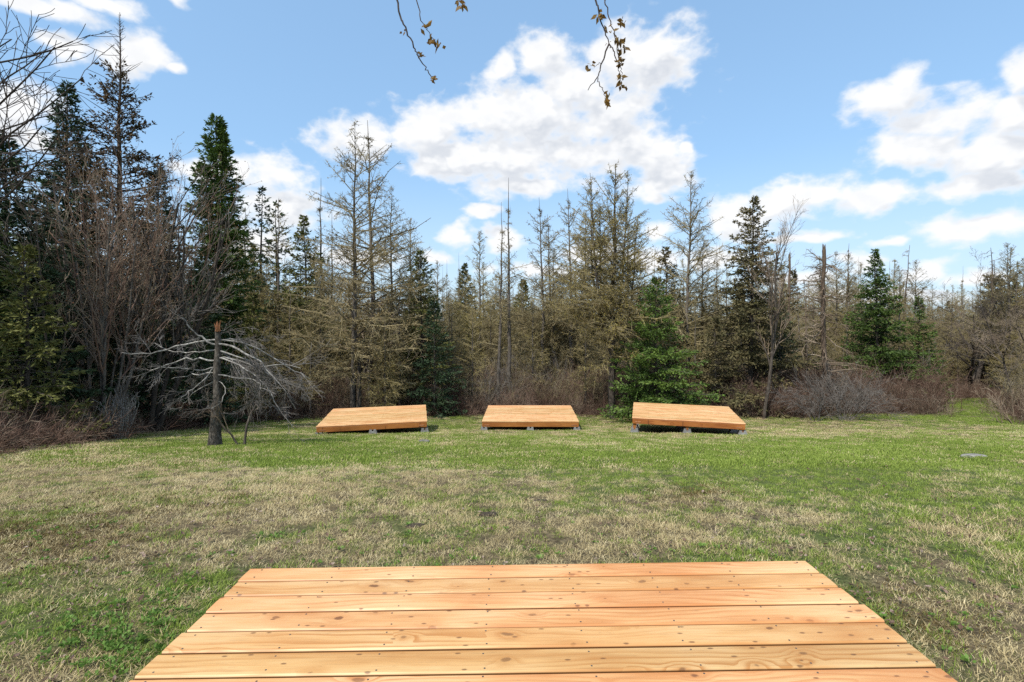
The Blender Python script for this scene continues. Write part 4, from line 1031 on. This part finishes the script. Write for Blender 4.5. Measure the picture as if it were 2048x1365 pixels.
# far wood
far = []
for ms in (LV[1], LV[4], LV[5], LV[7], conifer(701, 10, 1.7, needle='needle_olive', step=.4, leaf=(.25, .09), dens=.5), conifer(702, 10, 1.6, needle='needle_brown', step=.4, leaf=(.25, .09), dens=.5)):
    import bmesh
    bm_ = bmesh.new(); mats = []
    for _, me_ in ms:
        n0 = len(bm_.faces); bm_.from_mesh(me_); bm_.faces.ensure_lookup_table()
        for f_ in bm_.faces[n0:]: f_.material_index = len(mats)
        mats.append(me_.materials[0])
    j = bpy.data.meshes.new('far_tree'); bm_.to_mesh(j); bm_.free()
    for q in mats: j.materials.append(q)
    far.append(j)
FH = np.array([12, 10, 9, 11, 10, 10.])
N = 1700; a = rng.uniform(-1.15, 1.15, N); r = 27 + 75 * rng.random(N) ** .9; x = np.sin(a) * r * 1.0; y = np.cos(a) * r
k = (beyond(x, y) > 6) & (y > 8); x, y = x[k], y[k]; pk = rng.choice(6, len(x), p=[.24, .28, .22, .18, .05, .03])
hh = (3.2 + 5.8 * rng.random(len(x)) ** 1.3) * np.where(np.arctan2(x, y) < -.42, 1.35, 1)
scatter('forest', far, np.stack([x, y, ground_z(x, y)], 1), rng.uniform(0, 6.28, len(x)), hh / FH[pk], pk, 'far part of the wood reading as one brown and olive mass', 'woods')

# ------------------------------------------------------------------ grass
def tuft(seed, n, rad, hmin, hmax, w, lean, mat, flat=0.0):
    rng = np.random.default_rng(seed); a = rng.uniform(0, 6.28, n); r = rad * np.sqrt(rng.random(n)); A = np.stack([np.cos(a) * r, np.sin(a) * r, np.full(n, -.012)], 1)
    h = rng.uniform(hmin, hmax, n); az = rng.uniform(0, 6.28, n); ln = np.abs(rng.normal(size=n)) * lean + flat
    D0 = np.stack([np.cos(az) * ln, np.sin(az) * ln, np.ones(n)], 1); D0 /= np.linalg.norm(D0, axis=1, keepdims=True)
    D1 = D0 + np.stack([np.cos(az) * .6, np.sin(az) * .6, -.25 * np.ones(n)], 1) * rng.uniform(.2, 1.3, n)[:, None]; D1 /= np.linalg.norm(D1, axis=1, keepdims=True)
    u = np.stack([-np.sin(az + rng.normal(size=n) * .5), np.cos(az), 0 * az], 1); ww = (w * rng.uniform(.6, 1.3, n))[:, None]
    Mid = A + D0 * h[:, None] * .55; Tip = Mid + D1 * h[:, None] * .5; Tip[:, 2] = np.maximum(Tip[:, 2], .004)
    V = np.stack([A - u * ww * .5, A + u * ww * .5, Mid + u * ww * .42, Mid - u * ww * .42, Tip], 1)
    i = np.arange(n)[:, None] * 5; m_ = MB(); m_.add(V.reshape(-1, 3), i + np.array([[0, 1, 2, 3]])); m_.f.append(i + np.array([[3, 2, 4]]))
    return m_.mesh('tuft', M[mat])


def lawn_points(per_m2_near, seed):
    """points over the lawn, thinning with distance, inside the view and a margin"""
    rng = np.random.default_rng(seed); X, Y = [], []
    for y0, y1, dn in ((.3, 4, 1.0), (4, 7, .85), (7, 11, .5), (11, 16, .3), (16, 29, .2)):
        w = 1.08 * y1 + 1.5; n = int((y1 - y0) * 2 * w * per_m2_near * dn); x = rng.uniform(-w, w, n); y = rng.uniform(y0, y1, n)
        k = np.abs(x) < 1.08 * y + 1.5; X.append(x[k]); Y.append(y[k])
    x, y = np.concatenate(X), np.concatenate(Y); k = (beyond(x, y) < .5) & ~in_deck(x, y, -.06); return x[k], y[k], rng


near_g = [tuft(800 + i, 44, .085, .018, .06, .0046, .8, 'grass') for i in range(4)] + [tuft(810 + i, 64, .2, .022, .06, .009, .6, 'grass') for i in range(3)]
near_s = [tuft(820 + i, 50, .10, .025, .075, .004, 1.4, 'straw', .6) for i in range(4)] + [tuft(830 + i, 60, .2, .02, .06, .009, 1.0, 'straw', .35) for i in range(3)]
x, y, r_ = lawn_points(300, 31); gprob = greenness(x, y) ** 1.15; isg = r_.random(len(x)) < gprob * .9 + .06
short = np.clip(fbm_np(x * .8, y * .8, 55) * 1.6 - .1, .8, 1.3)
for nm, sel, protos, lab in (('grass', isg, near_g, 'short green spring grass growing over the lawn'), ('dry_grass', ~isg, near_s, 'matted straw coloured dead grass over the lawn')):
    X, Y = x[sel], y[sel]; n = len(X); pick = np.where(Y < 7, r_.integers(0, 4, n), r_.integers(4, 7, n))
    scatter(nm, protos, np.stack([X, Y, ground_z(X, Y)], 1), r_.uniform(0, 6.28, n), r_.uniform(.6, 1.15, n) * short[sel], pick, lab, 'grass')
# clover and weeds by the near platform, dead leaves, reddish moss
def rosette(seed):
    rng = np.random.default_rng(seed); m_ = MB(); n = 14; a = rng.uniform(0, 6.28, n); A = np.stack([np.cos(a), np.sin(a), 0 * a], 1) * rng.uniform(0, .03, n)[:, None] + [0, 0, .012]
    D = np.stack([np.cos(a), np.sin(a), rng.uniform(.2, 1.1, n)], 1); m_.diamonds(A, D, rng.uniform(.02, .04, n), .02, rng); return m_.mesh('rosette', M['clover'])


def dead_leaf(seed):
    rng = np.random.default_rng(seed); m_ = MB(); L = rng.uniform(.03, .055); w = L * .26; c_ = rng.uniform(.1, .5)
    V = [[-L / 2, 0, .01], [-.1 * L, w, .01 + c_ * w], [L / 2, 0, .018], [-.1 * L, -w, .012 + c_ * w * .7], [-.05 * L, 0, .008], [.25 * L, w * .7, .014 + c_ * w], [.25 * L, -w * .7, .01]]
    m_.add(V, [[0, 4, 1], [1, 4, 5], [5, 4, 2], [2, 4, 6], [6, 4, 3], [3, 4, 0]]); return m_.mesh('dead_leaf', M['litter'])


def near_spots(spots, seed):
    rng = np.random.default_rng(seed); X, Y = [], []
    for px, py, sx, sy, n in spots:
        P_ = np.array([px_ground(px + rng.normal() * sx, max(py + rng.normal() * sy, 850)) for _ in range(n)]); X.append(P_[:, 0]); Y.append(P_[:, 1])
    x, y = np.concatenate(X), np.concatenate(Y); k = (~in_deck(x, y, .0)) & (beyond(x, y) < 0); return x[k], y[k], rng


x, y, q = near_spots([(230, 1290, 80, 35, 110), (130, 1090, 60, 30, 22), (330, 1220, 80, 40, 30), (700, 1100, 300, 25, 30), (1750, 1250, 160, 70, 30), (1250, 1080, 250, 30, 25)], 41)
scatter('clover', [rosette(i) for i in range(4)], np.stack([x, y, ground_z(x, y) + .012], 1), q.uniform(0, 6.28, len(x)), q.uniform(.4, .85, len(x)), q.integers(0, 4, len(x)), 'small bright green clover and weed leaves in the lawn', 'weeds')
x, y, q = near_spots([(220, 1130, 200, 90, 130), (420, 1060, 150, 40, 40), (100, 1250, 120, 90, 40), (900, 1060, 500, 50, 90), (1700, 1080, 250, 90, 110), (480, 890, 50, 8, 50), (1000, 930, 700, 40, 90), (250, 1120, 260, 90, 500), (1000, 1050, 600, 60, 420), (1750, 1150, 220, 110, 380)], 42)
scatter('leaf_litter', [dead_leaf(i) for i in range(6)], np.stack([x, y, ground_z(x, y) + .02], 1), q.uniform(0, 6.28, len(x)), q.uniform(.25, .95, len(x)), q.integers(0, 6, len(x)), 'scattered dead leaves lying in the grass', 'leaves', tilt=q.normal(size=(len(x), 2)) * .35)
x, y, q = near_spots([(70, 1080, 110, 35, 420), (1400, 990, 60, 14, 90), (330, 1010, 120, 18, 120), (1850, 1250, 80, 40, 60), (980, 870, 500, 8, 60), (1650, 850, 120, 6, 90)], 43)
scatter('moss', [tuft(850 + i, 60, .09, .008, .028, .005, 1.2, 'moss', .4) for i in range(3)], np.stack([x, y, ground_z(x, y) + .004], 1), q.uniform(0, 6.28, len(x)), q.uniform(.7, 1.7, len(x)), q.integers(0, 3, len(x)), 'rusty brown moss patches in thin spots of the lawn', 'moss')

# ------------------------------------------------------------------ stones, clods and cut sticks
def lump(seed, sx, sy, sz, mat, amp=.25):
    rng = np.random.default_rng(seed); m_ = MB(); nu, nv = 14, 8; V = []
    for j in range(nv + 1):
        for i in range(nu):
            th = j / nv * math.pi; ph = i / nu * 6.283; d = np.array([math.sin(th) * math.cos(ph), math.sin(th) * math.sin(ph), math.cos(th)])
            k = 1 + amp * (fbm_np(np.array(d[0] * 2 + seed), np.array(d[1] * 2 + d[2] * 1.7), seed) - .5) * 2; V.append(np.sign(d) * np.abs(d) ** .8 * k * [sx, sy, sz])
    f = [[j * nu + i, (j + 1) * nu + i, (j + 1) * nu + (i + 1) % nu, j * nu + (i + 1) % nu] for j in range(nv) for i in range(nu)]
    m_.add(V, f); return m_.mesh('lump', M[mat], True)


for px, py, s, mt, nm, lab in [(1948, 912, (.22, .10, .035), 'stone', 'flat_stone', 'flat grey stone lying in the grass on the right'), (849, 887, (.13, .06, .05), 'stone', 'stone', 'small grey stone in front of the left platform'),
                               (978, 1028, (.09, .05, .014), 'soil', 'soil_clod', 'dark clod of bare soil in the middle of the lawn'), (830, 1052, (.08, .05, .012), 'soil', 'soil_clod', 'dark soil patch left of the middle clod'), (1080, 1000, (.07, .04, .012), 'soil', 'soil_clod', 'dark soil patch right of the middle clod')]:
    q = px_ground(px, py); o = link(nm, lump(int(px), *s, mt), None, (q[0], q[1], float(ground_z(*q)) + s[2] * .35)); tag(o, lab, 'stone' if mt == 'stone' else 'soil')
rng = np.random.default_rng(66)
for k, (px, py, L, a, el, lab) in enumerate([(1505, 822, .9, .5, .5, 'pale stick slanting up behind the right platform corner'), (1525, 826, .8, 2.3, .25, 'pale stick leaning back toward the right platform'), (1540, 830, 1.2, .15, .08, 'longest pale stick lying flat right of the right platform'), (1495, 818, .7, 1.1, .7, 'short pale stick standing steeply at the right platform corner')]):
    q = px_ground(px, py); p = np.array([q[0], q[1], float(ground_z(*q)) - .02]); d = np.array([math.cos(a) * math.cos(el), math.sin(a) * math.cos(el), math.sin(el)])
    m_ = MB(); m_.tubes(curves(np.zeros((1, 3)), d[None], np.array([L]), 6, np.array([0.]), .02, rng), np.linspace(.014, .006, 6)[None], 6)
    o = link('stick', m_.mesh('stick', M['bark_pale'], True), None, tuple(p)); tag(o, lab, 'stick', 'pale cut sticks beside the right platform')
